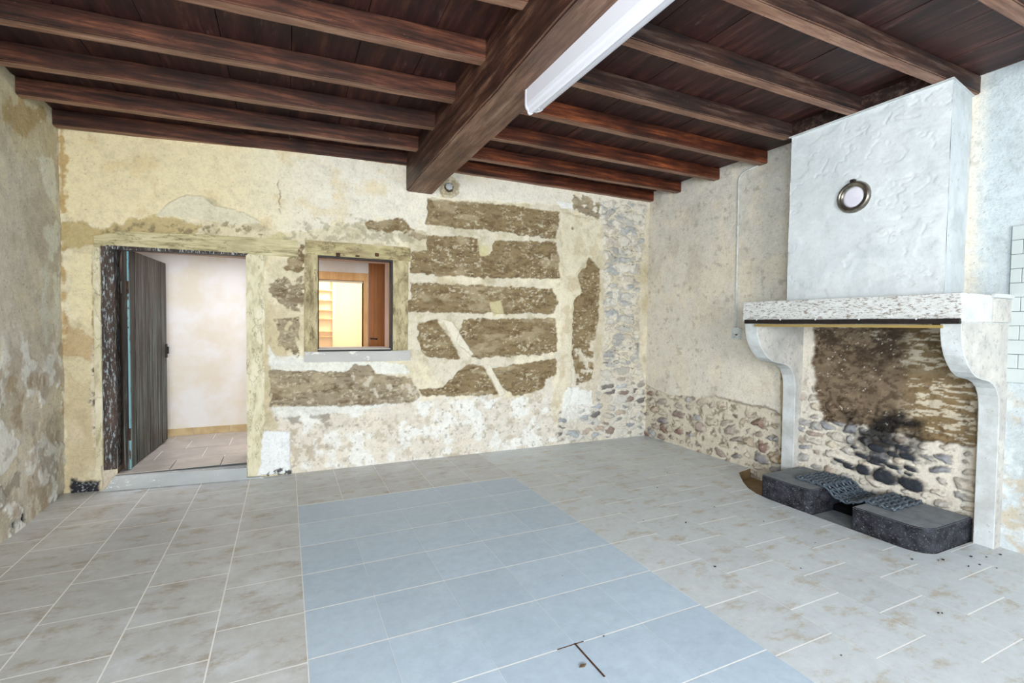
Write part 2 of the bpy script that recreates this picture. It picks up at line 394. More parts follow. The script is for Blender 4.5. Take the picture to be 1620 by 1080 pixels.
def back_func(x, z):
    s = Surf(x, z, 'e0d4b2')
    W = lambda pts, r=.03, so=.006: s.poly(PW(pts), r, so)
    s.mix(ss(-.9, 1.4, x)*.85, 'dcd4c2'); s.mix(ss(1.2, .5, z)*ss(-.5, .3, x)*.85, 'e3dcd0')
    s.mott('c6b792', .5, .72, 2.6, 11, .65); s.mott('b5a988', .55, .7, 8, 15, .5); s.mott('f3ead0', .52, .7, 3.5, 12, .7)
    s.h += .014*(fbm(x, z, 2.5, 1)-.5)+.006*(fbm(x, z, 14, 2)-.5)
    top = W([(93,195),(646,262),(1030,310),(1030,330),(910,340),(890,325),(680,312),(676,368),(600,345),(450,372),(400,350),(330,312),(260,330),(240,345),(160,362),(95,340)], .03, .01)
    s.mix(top*.9, 'f0e3bd'); s.mix(top*ss(-.6, .5, x)*.8, 'e7e3d9'); s.mott('dfc896', .55, .75, 5, 13, .5, mask=top); s.h += top*.006
    # bare tan render by the corner and over the lintel
    for p, c, a in (([(92,200),(103,195),(104,330),(100,420),(106,520),(98,560)], 'bfa270', .9),
                    ([(93,345),(125,352),(160,362),(250,340),(330,358),(300,368),(180,372),(150,386),(95,392)], 'c3b080', .9),
                    ([(98,500),(118,515),(135,532),(165,540),(165,600),(140,575),(104,560)], 'c6ac84', .8),
                    ([(105,585),(160,640),(150,745),(104,770)], 'cdbd9c', .5),
                    ([(421,372),(452,362),(458,400),(424,396)], 'c9bf92', .8), ([(424,470),(445,500),(455,560),(425,585)], 'd6c8a6', .7)):
        m = W(p, .05, .012); s.mix(m*a, c); s.h -= m*.005
    m = W([(108,400),(148,402),(160,440),(160,525),(125,512),(108,480)], .05, .01); s.mix(m*.8, 'efe3bd')
    m = W([(247,341),(267,321),(296,309),(320,310),(338,324),(385,336),(415,353),(370,356),(296,343)], .012, .004); s.mix(m*.85, 'e2dcc4'); s.h += m*.010
    m = W([(160,368),(258,352),(300,358),(420,350),(425,372),(300,370)], .07, .012); a = s.mott('8b8064', .5, .62, 26, 21, .8, mask=m); s.h -= a*.012  # dark mottling paints the shadows in the broken plaster, over real relief
    m = W([(440,352),(560,345),(660,372),(650,395),(560,378),(450,384)], .06, .012); a = s.mott('a59f88', .5, .62, 22, 22, .65, mask=m); s.h -= a*.01
    # dark crack in the upper plaster
    cx = on_back(442, 250)[0]; d = np.abs(x-cx-.03*(fbm(x*0+1, z, 14, 23)-.5)*2-.02*(z-2.5)); m = ss(.007, .002, d)*ss(2.25, 2.32, z)*ss(2.6, 2.55, z)*ss(.35, .5, fbm(x, z, 30, 24)); s.mix(m*.7, '6f6450'); s.h -= m*.006
    # pale mortar between the earth bricks, lime wash below them
    m = W([(430,640),(890,625),(900,700),(650,735),(458,745)], .08, .02)
    s.mix(m*.75, 'e6e0d6'); s.mott('b9ab95', .56, .72, 16, 31, .55, mask=m); s.mott('f2f2ee', .5, .62, 9, 32, .9, mask=m); s.mott('9a9186', .66, .74, 30, 33, .6, mask=m)
    m = W([(430,640),(530,645),(520,675),(470,690),(440,668)], .08, .012); a = s.mott('8f877b', .5, .6, 18, 34, .7, 1.6, m); s.h -= a*.008
    m = W([(460,680),(510,690),(505,730),(462,735)], .08, .012); s.mott('b8a68c', .45, .6, 12, 35, .6, mask=m)
    for p in ([(425,560),(480,562),(640,575),(650,590),(600,594),(560,580),(552,590),(430,588)], [(430,643),(650,636),(670,628),(560,652),(440,660)], [(424,545),(440,568),(470,568),(480,575),(425,580)]):
        m = W(p, .03, .008); s.mix(m*.8, 'edeee8'); s.h += m*.006
    # broad trowelled band left of the stones
    m = W([(888,335),(925,345),(960,350),(955,400),(930,410),(912,430),(920,460),(905,480),(903,620),(885,690),(870,640),(885,590),(886,470),(890,420)], .03, .012); s.mix(m*.75, 'e3dbc3'); s.h += m*.008
    s.mott('c9b898', .52, .7, 9, 36, .6, mask=m)
    m = W([(940,440),(958,430),(956,640),(945,690),(900,697),(938,610)], .03, .012); s.mix(m*.5, 'cbbfa6')
    for k, P in enumerate(EARTH):
        light = k in (5, 11, 10, 13, 14); m = W(P, .028 if k < 9 else .05, .005)
        if k == 8: m = m*ss(.60, .52, fbm(x, z, 16, 41)*ss(1.45, 1.1, z)+.0)
        if k in (10, 11, 13): m = m*ss(.62, .55, fbm(x, z, 14, 42))
        a, b_ = ('7b684c', '96835f') if not light else ('8b7d67', 'aa9d86')
        t = fbm(x, z, 30, 43+k, 5, 3.0); c = lin(a)*(1-t[:, None])+lin(b_)*t[:, None]
        s.mix(m*.96, c); s.mott('6c553a', .56, .68, 24, 44+k, .55, 2.5, m)
        s.mott('cdc3ab', .60, .66, 60, 60+k, .8, 1.6, m*ss(.35, .6, fbm(x, z, 5, 66+k)))
        s.mott('54432e', .60, .68, 50, 64+k, .5, 2.2, m)
        s.mott('bcae90', .58, .72, 9, 70+k, .5, 2.2, m)
        s.h = s.h*(1-m*.5)-m*(.014+.012*(fbm(x, z, 38, 80+k, 3, 2.5)-.5))
    m = W([(640,590),(665,600),(660,632),(600,636),(560,600)], .1, .015); s.mott('d8cfbf', .48, .6, 14, 91, .8, mask=m)
    for p, c in (([(757,388),(772,388),(775,404),(760,405)], 'd2c89e'), ([(775,478),(793,475),(798,495),(780,500)], 'cdc29a')):
        m = W(p, .01, .006); s.mix(m*.9, c)
    # diagonal runs of filler across the lower bricks
    for p in ([(700,505),(715,508),(750,560),(742,566),(722,545)], [(768,578),(775,577),(800,622),(790,627)]):
        m = W(p, .015, .005); s.mix(m, 'e6dfcc'); s.h += m*.012
    # coursed stones at the right end
    reg = W([(950,318),(1024,322),(1012,430),(1010,560),(1020,600),(1021,692),(880,700),(882,650),(905,640),(940,640),(955,560),(955,400)], .04, .02)
    st = stones(s, reg*.75, .24, .105, 7, ['c4c3bf', 'cfccc3', 'b4b7b9', 'c7beb2', 'd3cfc4', 'aba8a4'], cover=.06, var=.34, relief=.022, grout='d3ccbc', gamt=.6)
    s.mott('9ca1a6', .54, .64, 12, 93, .6, 1.8, reg*ss(.6, .9, z)); q = fbm(x, z, 6.5, 94, 4, 2.6); ck = ss(.012, .003, np.abs(q-.5))*reg*ss(.42, .5, fbm(x, z, 4, 95)); s.mix(ck*.75, '5d564a'); s.h -= ck*.012
    s.mott('e6e0d2', .5, .62, 10, 92, .8, mask=reg*ss(.7, 1.2, z))
    m = W([(898,612),(935,618),(940,640),(930,660),(885,668),(888,640)], .05, .01); s.mix(m*.85, 'f1f3f1'); s.h += m*.01
    lowr = reg*ss(.85, .6, z)
    stones(s, lowr, .17, .085, 19, ['a9a19a', '9a9fa4', 'c2b3a4', '97887d', 'c4c8ca', '7e7a78', 'b4b9bd'], cover=.22, var=.5, relief=.022, grout='e3dfd6', gamt=.55)
    m = W([(945,622),(966,625),(968,665),(950,668)], .03, .01); s.mix(m*.7, 'd0c6b4')
    # hole beside the beam
    hx, hz = on_back(711, 296); r = np.hypot(x-hx, z-hz); m = ss(.115, .095, r+s.w1*.05); s.mix(m*.8, '9a8a68'); s.mott('ddd2b8', .55, .62, 45, 95, .8, mask=m); s.h -= m*.012
    m = ss(.050, .042, r+s.w1*.02); s.mix(m, '5a4c3a'); s.h -= m*.02
    m = W([(880,318),(908,322),(906,330),(888,330)], .01, .006); s.mix(m*.8, 'f0f0ee')
    hx2, hz2 = on_back(906, 361); m = ss(.022, .012, np.hypot(x-hx2, z-hz2)); s.mix(m*.8, '7a6a58'); s.h -= m*.012
    # white filled panel right of the door
    m = W([(416,680),(460,682),(458,700),(460,747),(405,752),(412,735)], .012, .004); s.mix(m, 'f2f6f8'); s.h += m*.014
    m = W([(428,742),(462,738),(462,750),(410,754)], .03, .005); s.mott('2b2c33', .46, .52, 34, 96, .9, mask=m)
    # strip beside the left door post
    m = W([(143,560),(166,470),(166,755),(150,720),(145,640)], .03, .012); s.mix(m*.7, 'ece6d8'); a = s.mott('4b3b30', .58, .64, 40, 97, .85, mask=m*ss(1.3, .9, z)); s.h -= a*.01
    m = W([(146,395),(152,398),(154,480),(150,600),(147,520)], .02, .006); s.mix(m*.7, '8f7a52')
    m = W([(114,757),(160,760),(158,780),(112,785)], .03, .01); s.mix(m, '2e3038'); s.specks('b9bcc0', .6, 50, 98, .8, m); s.h += m*.02
    m = W([(160,733),(182,735),(182,765),(160,776),(163,755)], .03, .01); s.mix(m*.9, 'd8cebd'); s.h += m*.02
    s.specks('6e6252', .76, 60, 99, .6, 1-ss(.01, .0, z)); s.specks('f6f2e4', .77, 34, 100, .5)
    h = s.h-back_off(x); return h, s.c
sk = Skin()
sk.sheet((0, BY, 0), (1, 0, 0), (0, 0, 1), (0, -1, 0), (LX-.02, RX+.03), (-.02, 2.99), .0065, back_func,
         holes=[(DX0, DX1, -1, DZ1), (WX0, WX1, WZ0, WZ1)])
wall_back = sk.build('wall_back', M['old_plaster']); tag(wall_back, 'old back wall of bare earth bricks, patched plaster and stones', kind='structure')
# thickness of the wall: the plastered reveals and core behind the skin
B1 = BY+.38
bm = bmesh.new()
for a, b in (((LX-.4, BY+.17, 0), (DX0-.02, B1, 3.0)), ((DX0-.02, BY+.17, DZ1+.005), (DX1, B1, 3.0)), ((DX1+.01, BY+.05, 0), (WX0-.012, B1, 3.0)),
             ((WX0-.012, BY+.05, 0), (WX1+.012, B1, WZ0-.012)), ((WX0-.012, BY+.05, WZ1+.012), (WX1+.012, B1, 3.0)), ((WX1+.012, BY+.05, 0), (RX+.3, B1, 3.0))):
    box_bm(a, b, bm)
core = bm_obj('wall_back_core', bm, M['pink_plaster']); tag(core, 'pinkish plastered reveals inside the back wall openings', kind='structure')

# ------------------------------------------------------------------ RIGHT WALL
PR = lambda pts: [on_right(*p) for p in pts]
def right_func(y, z):
    s = Surf(y, z, 'e3ddd1'); W = lambda pts, r=.03, so=.006: s.poly(PR(pts), r, so)
    s.mix(ss(1.9, 2.8, z)*.5*ss(2.4, 3.2, y), 'd6d3cc'); s.mott('c4bcad', .5, .75, 3.2, 111, .5); s.mott('e9dfca', .5, .7, 4.5, 112, .6)
    s.mott('a9a397', .66, .76, 18, 113, .5)
    s.h += .016*(fbm(y, z, 2.2, 101)-.5)+.006*(fbm(y, z, 15, 102)-.5)
    m = W([(1140,560),(1180,520),(1243,520),(1243,640),(1200,640),(1150,625)], .05, .03); s.mix(m*.45, 'e6e0d2')
    m = ss(1.62, 1.50, y+s.w1*.05); s.mix(m*.9, 'bec8cd'); s.mott('a9b2b5', .6, .75, 9, 114, .6, mask=m); s.mott('ccd4d8', .5, .65, 5, 115, .6, mask=m)
    m = m*ss(1.05, .8, z+s.w2*.5); s.mott('c3b49c', .46, .6, 7, 116, .8, mask=m); s.mott('d3dadd', .55, .65, 10, 117, .8, mask=m)
    # rubble base left of the fireplace
    reg = W([(1010,596),(1028,612),(1060,625),(1100,628),(1130,626),(1152,633),(1185,641),(1208,643),(1225,650),(1240,662),(1250,780),(1000,720)], .02, .006)
    s.h += .0*reg-.012*reg; s.mix(reg*.6, 'd2c6b2')
    edge = ss(.02, 0., np.abs(sdf(y, z, PR([(1010,596),(1028,612),(1060,625),(1100,628),(1130,626),(1152,633),(1185,641),(1208,643),(1225,650),(1240,662),(1250,780),(1000,720)]))+s.w1*.032+s.w2*.02)-.002)
    s.mix(edge*.55*ss(3.9, 3.4, y), '5b4634')
    low = reg*ss(.02, .2, np.maximum(0, .62-z+.06*(y-2.8)))
    stones(s, low, .15, .10, 23, ['b3a59a', '94857c', 'a89c94', '8a8688', 'b8a995', '8e766c', 'c0b6a6', 'a6a5a8', 'c9bfae'], cover=.16, var=.55, relief=.045, grout='d8cfbe', gamt=.8)
    a = s.mott('7a6b5a', .60, .68, 20, 118, .6, mask=reg); s.h -= a*.014
    m = W([(1234,560),(1250,555),(1250,760),(1234,750)], .008, .008); s.mix(m*.8, 'a98f64'); s.mott('6f5836', .5, .65, 9, 119, .7, mask=m)
    # fire back
    fb = (y > 1.44) & (y < 2.76); fbm_ = ss(0, 1, fb.astype(float))*ss(1.5, 1.42, z); s.mix(fbm_*.8, 'e0d9cc'); s.mott('c2b6a2', .5, .65, 9, 120, .6, mask=fbm_)
    stones(s, fbm_*ss(.78, .62, z+s.w2*.25-.2*(y-2.1)), .125, .072, 31, ['c8c0b5', 'b8b3ac', 'aaa8a6', 'cfc4b2', 'ae9f94', '97989c'], cover=.14, var=.5, relief=.035, grout='e3dccf', gamt=.75)
    E1 = [(1286,518),(1484,515),(1495,530),(1510,585),(1538,596),(1550,610),(1550,645),(1541,706),(1467,697),(1401,683),(1342,669),(1302,664),(1296,639),(1291,605),(1284,576),(1288,545)]
    m = W(E1, .025, .006); t = fbm(y, z, 26, 121, 5, 1.6); s.mix(m*.97, lin('594737')*(1-t[:, None])+lin('8c7a63')*t[:, None])
    q = fbm(y, z, 30, 136, 6, 1.3, .75)*.5+fbm(y, z, 5, 122)*.5; s.mix(m*ss(.50, .58, q)*.75*ss(.95, 1.2, z), '35281f'); s.mott('3f3024', .54, .62, 45, 123, .6, 1.5, m)
    q = fbm(y, z, 34, 137, 6, 1.8, .75)*.45+fbm(y, z, 6, 124, 3, 1.5)*.55; s.mix(m*ss(.56, .60, q)*.7*ss(1.02, 1.12, z), 'c9bfac'); s.specks('eae2d4', .74, 40, 125, .9, m)
    rt = m*ss(2.02, 1.85, y); s.mix(rt*.55, '957d57'); st = ss(.55, .60, fbm(y+z*.12, z, 52, 126, 4, 4.0)); s.mix(rt*st*.8, 'd8cdb8')
    s.mott('5f4b36', .62, .7, 22, 127, .7, mask=rt); s.h -= m*(.02+.02*(fbm(y, z, 22, 128, 4, 1.6)-.5))
    e = ss(.016, 0, np.abs(sdf(y, z, PR(E1))+s.w1*.04+s.w2*.025)); s.mix(e*.5, '4a3524')
    # soot of old fires
    cy_, cz = on_right(1397, 690); q = np.hypot((y-cy_)/.36, (z-cz-.02)/.26)+(s.w2)*.9+s.w1*.7; m = ss(.95, .25, q); s.mix(m*.95, '17171b')
    for (px, py, ry, rz) in ((1368,743,.048,.040),(1402,753,.078,.045),(1345,737,.045,.026),(1445,765,.085,.045),(1414,737,.05,.016),(1443,741,.042,.020),(1365,720,.055,.018),(1395,727,.055,.020),(1385,731,.05,.014),(1416,718,.042,.020),(1438,722,.05,.024),(1390,709,.065,.028),(1428,707,.045,.016),(1354,707,.024,.012),(1410,700,.05,.014),(1439,749,.03,.012),(1330,728,.05,.014)):
        a_, b_ = on_right(px, py); q = (np.abs((y-a_)/ry)**2.4+np.abs((z-b_-(y-a_)*.12)/rz)**2.4)**.42+s.w1*.7+s.w2*.5; m = ss(1.05, .90, q)
        s.mix(m, lin('34383f')*(0.7+.6*fbm(y, z, 50, 131))[:, None]); s.h = s.h*(1-m)+m*(.02+.02*np.sqrt(np.clip(1-q*q, 0, 1)))
        s.mix(ss(.2, .0, np.abs(q-1.08))*.5, '4a4038')
    m = ss(1.59, 1.50, y)*fbm_; s.mix(m*ss(.9, .5, z)*.6, 'c6ae88')
    # battered edge under the joists and dust
    s.specks('6e675c', .75, 55, 133, .6); s.specks('f3f0e8', .77, 34, 134, .5)
    return s.h, s.c
sk = Skin()
sk.sheet((RX, 0, 0), (0, 1, 0), (0, 0, 1), (-1, 0, 0), (1.0, BY+.03), (-.10, 2.99), .0075, right_func)
sk.sheet((RX, 0, 0), (0, 1, 0), (0, 0, 1), (-1, 0, 0), (-3.2, 1.0), (-.10, 2.99), .03, right_func)
sk.box((RX+.03, -3.2, -.1), (RX+.3, BY+.4, 3.0), 'cfc8ba')
tag(sk.build('wall_right', M['old_plaster']), 'fireplace wall of beige plaster over a rubble stone base', kind='structure')

# ------------------------------------------------------------------ LEFT WALL
PL = lambda pts: [on_left(*p) for p in pts]
def left_func(y, z):
    s = Surf(y, z, 'ddd8ca'); W = lambda pts, r=.03, so=.006: s.poly(PL(pts), r, so)
    s.mott('bfb7a5', .45, .7, 2.4, 141, .7); s.mott('e8e0c8', .5, .68, 3.4, 142, .7); s.mix(ss(2.2, 2.7, z)*.5, 'ddd0a6')
    s.h += .02*(fbm(y, z, 2.4, 140)-.5)+.009*(fbm(y, z, 13, 139)-.5)
    m = W([(60,250),(92,240),(96,560),(60,560),(70,400)], .12, .03); s.mott('e6e8dc', .42, .54, 6, 143, .85, mask=m)
    low = ss(1.5, 1.0, z+s.w2*.6); a = s.mott('f2f4f0', .47, .53, 3.6, 144, .95, mask=low); s.h += a*.008
    s.mott('a58f70', .56, .66, 5, 145, .6, mask=low); b = s.mott('8f887c', .58, .66, 9, 146, .6, mask=ss(.8, .3, z)); s.h -= b*.01
    m = W([(58,690),(95,640),(100,760),(70,790),(60,740)], .08, .02); s.mix(m*.35, 'a89c86')
    m = W([(98,190),(60,160),(20,118),(0,118),(0,190),(70,240)], .08, .03); s.mott('b59c69', .5, .6, 5, 147, .7, mask=m)
    for px, py, r in ((35,819,.035),(21,827,.025),(28,832,.014)):
        a_, b_ = on_left(px, py); q = np.hypot(y-a_, z-b_)/r+s.w1*1.2; m = ss(1, .75, q); s.mix(m, '1a1c22'); s.h -= m*.02
    s.specks('6b6353', .73, 50, 148, .7); s.specks('f0efe6', .72, 30, 149, .7)
    return s.h, s.c
sk = Skin()
sk.sheet((LX, 0, 0), (0, 1, 0), (0, 0, 1), (1, 0, 0), (3.4, 4.90), (-.02, 2.99), .0075, left_func)
sk.sheet((LX, 0, 0), (0, 1, 0), (0, 0, 1), (1, 0, 0), (-3.2, 3.4), (-.02, 2.99), .03, left_func, holes=[(-2.4, -.6, .8, 2.2)])
for a, b in (((LX-.3, -3.2, 0), (LX-.03, -2.4, 3.0)), ((LX-.3, -.6, 0), (LX-.03, BY+.4, 3.0)), ((LX-.3, -2.4, 0), (LX-.03, -.6, .8)), ((LX-.3, -2.4, 2.2), (LX-.03, -.6, 3.0))): sk.box(a, b, 'c9bda2')
tag(sk.build('wall_left', M['old_plaster']), 'left wall of peeling tan and grey plaster', kind='structure')

# ------------------------------------------------------------------ FRONT WALL (behind the camera) with two window openings
bm = bmesh.new()
for a, b in (((LX-.3, -3.5, 0), (RX+.3, -3.2, .8)), ((LX-.3, -3.5, 2.3), (RX+.3, -3.2, 3.0)), ((LX-.3, -3.5, .8), (-.65, -3.2, 2.3)), ((.85, -3.5, .8), (1.9, -3.2, 2.3)), ((3.6, -3.5, .8), (RX+.3, -3.2, 2.3))):
    box_bm(a, b, bm)
tag(bm_obj('wall_front', bm, M['plain_wall']), 'plain wall with two window openings behind the viewer', kind='structure')

# ------------------------------------------------------------------ FLOOR
PIT = [(1.505, 3.56), (1.515, 3.530), (1.53, 3.508), (1.55, 3.488), (1.58, 3.470), (1.62, 3.458), (1.66, 3.454), (2.0, 3.452), (2.55, 3.452), (2.68, 3.475), (2.80, 3.53), (2.92, 3.62), (3.04, 3.73), (3.14, 3.83), (3.20, 4.10)]
def pitx(y):
    if y <= 1.505: return 4.10
    for (a, b), (c, d) in zip(PIT, PIT[1:]):
        if a <= y <= c: return b+(d-b)*(y-a)/(c-a)
    return 4.10
FV = []; FF = []; FM = []; FC = []
rnd = random.Random(3)
def fpoly(pts, z, mi, c=1.):
    i0 = len(FV); FV.extend([(p[0], p[1], z) for p in pts]); FC.extend([c]*len(pts)); FF.append(list(range(i0, i0+len(pts)))); FM.append(mi)
def tile(x0, x1, y0, y1, mi):
    ys = [y0]+[q for q in (1.504, 1.506, 1.515, 1.53, 1.55, 1.58, 1.62, 1.66, 2.55, 2.62, 2.68, 2.74, 2.80, 2.86, 2.92, 2.98, 3.04, 3.14, 3.2) if y0 < q < y1]+[y1]
    rb = [max(x0, min(x1, pitx(y))) for y in ys]
    if max(rb)-x0 < .004: return
    c = 1+rnd.uniform(-.045, .035); dz = rnd.uniform(-.0002, .0002)
    # one strip per y step, so a tile cut by the pit keeps its curved edge
    if min(rb) >= x1-1e-6: fpoly([(x0, y0), (x1, y0), (x1, y1), (x0, y1)], dz, mi, c); return
    for a in range(len(ys)-1):
        p = [(x0, ys[a]), (rb[a], ys[a]), (rb[a+1], ys[a+1]), (x0, ys[a+1])]
        p = [q for k, q in enumerate(p) if q != p[k-1]]
        if len(p) >= 3: fpoly(p, dz, mi, c)
def column(x0, x1, ya, yb, phase, pitch, gx, gy, mi):
    k = math.floor((ya-phase)/pitch)
    while phase+k*pitch < yb:
        a = max(ya, phase+k*pitch); b = min(yb, phase+(k+1)*pitch); k += 1
        if b-a > .012: tile(x0+gx/2, x1-gx/2, a+gy/2, b-gy/2, mi)
PX0, PX1, PY1 = .076, 1.825, 3.848
YB = 4.90
for k in range(5):
    column(PX0-.3585*(k+1), PX0-.3585*k, -3.2, YB, 2.404 if k % 2 == 0 else 2.216, .368, .0062, .0062, 0)
for k, (a, b) in enumerate(zip((PX0, .393, .75, 1.107, 1.464), (.393, .75, 1.107, 1.464, PX1))):
    column(a, b, -.09, PY1, 1.337, .358, .0014, .0062, 2)
    column(a, b, PY1, YB, 3.85 if k % 2 == 0 else 4.03, .366, .0035, .0045, 0)
    column(a, b, -3.2, -.09, 1.3, .366, .0035, .0045, 0)
for k in range(7):
    a = PX1+.3685*k
    column(a, min(a+.3685, 4.10), -3.2, YB, 1.294 if k % 2 == 0 else 1.112, .3725, .0016, .0066, 1)
# the jointing under the tiles
ys = np.linspace(-3.2, YB, 60).tolist()+[1.504, 1.506, 1.515, 1.53, 1.55, 1.58, 1.62, 1.66, 2.55, 2.62, 2.68, 2.8, 2.92, 3.04, 3.14, 3.2]; ys.sort()
for a, b in zip(ys, ys[1:]): fpoly([(LX-.05, a), (pitx(a), a), (pitx(b), b), (LX-.05, b)], -.0005, 3)
# dark dirt in one joint of the blue tiles
fpoly([(1.103, 1.485), (1.112, 1.485), (1.112, 1.70), (1.103, 1.70)], .0012, 6)
fpoly([(1.02, 1.6925), (1.15, 1.6925), (1.15, 1.6975), (1.02, 1.6975)], .0012, 6)
# sunken hearth pit: edge of the tiles and its lower floor
pp = [(pitx(y), y) for y in ys if 1.506 <= y <= 3.2]
for (xa, ya), (xb, yb) in zip(pp, pp[1:]):
    i0 = len(FV); FV.extend([(xa, ya, .0), (xb, yb, .0), (xb, yb, -.09), (xa, ya, -.09)]); FC.extend([1]*4); FF.append([i0, i0+1, i0+2, i0+3]); FM.append(4)
i0 = len(FV); FV.extend([(3.40, 1.40, -.085), (4.10, 1.40, -.085), (4.10, 3.25, -.085), (3.40, 3.25, -.085)]); FC.extend([1]*4); FF.append([i0, i0+1, i0+2, i0+3]); FM.append(5)
i0 = len(FV); FV.extend([(3.45, 1.506, .0), (4.10, 1.506, .0), (4.10, 1.506, -.09), (3.45, 1.506, -.09)]); FC.extend([1]*4); FF.append([i0, i0+1, i0+2, i0+3]); FM.append(4)
fl = build_mesh('floor', np.array(FV), FF, [M['floor_tile'], M['floor_tile_right'], M['floor_tile_blue'], M['grout_white'], M['pit_tile'], M['pit_tile'], M['rust']],
                np.array([[c, c, c] for c in FC], float), FM, smooth=False)
tag(fl, 'square stone-look floor tiles with a blue-grey rectangle laid among beige ones', kind='structure')

# ------------------------------------------------------------------ CEILING
def cz(x): return 0.03*min(0, (x-1.05))                 # the ceiling sags a little to the left
ZJ, ZB = 2.87, 2.985
V = []; F = []; Cc = []; x = LX-.28
edges = [2.19+.359*k for k in range(-12, 8)]
rr = random.Random(8)
for a, b in zip(edges, edges[1:]):
    a = max(a+.002, LX-.3); b = min(b-.002, RX+.3)
    if b <= a: continue
    z0 = ZB+rr.uniform(-.002, .002); i0 = len(V)
    for (xx, yy) in ((a, -2.3), (b, -2.3), (b, BY+.4), (a, BY+.4)): V.append((xx, yy, z0+cz(xx)))
    for (xx, yy) in ((a, -2.3), (b, -2.3), (b, BY+.4), (a, BY+.4)): V.append((xx, yy, z0+cz(xx)+.025))
    F += [[i0, i0+3, i0+2, i0+1], [i0+4, i0+5, i0+6, i0+7], [i0, i0+1, i0+5, i0+4], [i0+1, i0+2, i0+6, i0+5], [i0+2, i0+3, i0+7, i0+6], [i0+3, i0, i0+4, i0+7]]
m, nt, b = nodes('ceiling_boards', .55, .35)
v = mapping(nt, (9, .9, 9)); g = noise(nt, v, 1.7, 8, .68); c = ramp(nt, g, [(.3, '1a0e0d'), (.52, '40231f'), (.74, '6b4337')])
v2 = mapping(nt, (1, 1, 1)); c = mixc(nt, ramp(nt, noise(nt, v2, 1.6, 5, .65), [(.45, 0.), (.68, .7)]), c, '231a1a')
v3 = mapping(nt, (5, 1.1, 5)); c = mixc(nt, ramp(nt, noise(nt, v3, 4.5, 8, .75), [(.60, 0.), (.72, .5)]), c, '8b776e')
nt.links.new(c, b.inputs['Base Color']); bump(nt, b, g, .3, .01)
i0 = len(V)                                             # loft side, so no daylight shows between boards
V += [(LX-.3, -3.5, 3.05), (RX+.3, -3.5, 3.05), (RX+.3, BY+.4, 3.05), (LX-.3, BY+.4, 3.05)]; F.append([i0, i0+1, i0+2, i0+3])
tag(build_mesh('ceiling', np.array(V), F, m, smooth=False), 'ceiling of wide dark brown boards', kind='structure')

def bfar(px, py, x):       # y of a timber's lower edge seen at that pixel, on the sloping joist plane
    z = ZJ+cz(x); d = ray(px, py); t = (z-EYE)/d[2]; return d[1]*t
LJ = [  # left joists: far lower edge, left pixel then right pixel
 ((None), (817.0, 18.3), 2.155, 'joist left of the main beam, nearest the viewer and cut off by the photo top'),
 ((270, 0), (757.0, 103.5), None, 'second dark ceiling joist from the viewer on the left of the main beam'),
 ((0, 40), (715, 165), None, 'third dark ceiling joist from the viewer on the left of the main beam'),
 ((0, 104.5), (693.5, 208.5), None, 'fourth ceiling joist on the left, second before the back wall joist'),
 ((33, 156), (665, 242), None, 'ceiling joist on the left, next to the one against the back wall'),
 ((96, 204), (642, 265), None, 'leftmost last ceiling joist lying against the back wall above the door')]
for i, (pl_, pr_, yr, lab) in enumerate(LJ):
    xr = 1.045; yr_ = yr if yr else bfar(pr_[0], pr_[1], xr)
    if pl_:
        x_ = -1.0
        for _ in range(8):
            d = ray(*pl_); t = (ZJ+cz(x_)-EYE)/d[2]; x_ = d[0]*t; y_ = d[1]*t
        slope = (y_-yr_)/(x_-xr)
    else: slope = -.075
    if i == 5: yr_ -= .01
    f = lambda x, yr_=yr_, slope=slope: yr_+slope*(x-xr)
    o = wobble_box('ceiling_joist', (LX+.0, -.08, ZJ), (xr+.01, 0, ZB-.002), [M['joist_wood'], M['joist_wood_bounce_lit']], amp=.004, n=30, seed=i,
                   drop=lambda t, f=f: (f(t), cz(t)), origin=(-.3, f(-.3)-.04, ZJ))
    tag(o, lab, 'ceiling beam', 'joists left of the main beam')
RJ = [(1.172, RX, 'ceiling joist crossing the top right corner of the photo', 1), (1.678, RX+.0, 'ceiling joist right of the main beam that ends beside the chimney breast', 1),
      (2.176, 3.66, 'ceiling joist running to the middle of the chimney breast', 1), (2.685, 3.66, 'ceiling joist ending at the left edge of the chimney breast', 1),
      (3.19, RX, 'reddish ceiling joist ending at the wall just left of the chimney breast', 0), (3.735, RX, 'third ceiling joist from the back wall, right of the main beam', 0),
      (4.265, RX, 'second ceiling joist from the back wall, right of the main beam', 0), (4.715, RX, 'last ceiling joist against the back wall, right of the main beam', 0)]
for i, (yf, xe, lab, sm) in enumerate(RJ):
    f = lambda x, i=i, yf=yf: yf+(-.015*(x-1.3)/2.7 if i < 7 else -.012)
    o = wobble_box('ceiling_joist', (1.315, -.078, ZJ), (xe, 0, ZB-.002), [M['joist_wood_smoked' if sm else 'joist_wood_reddish'], M['joist_wood_bounce_lit']], amp=.004, n=30, seed=20+i,
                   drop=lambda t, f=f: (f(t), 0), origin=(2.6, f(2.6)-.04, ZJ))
    tag(o, lab, 'ceiling beam', 'joists right of the main beam')
o = wobble_box('trimmer_beam', (3.665, 1.69, ZJ+.002), (3.74, 2.60, ZB-.003), M['joist_wood_smoked'], axis=1, amp=.003, seed=61, origin=(3.7, 2.4, ZJ))
tag(o, 'dark cross timber above the front of the white chimney breast', 'ceiling beam')
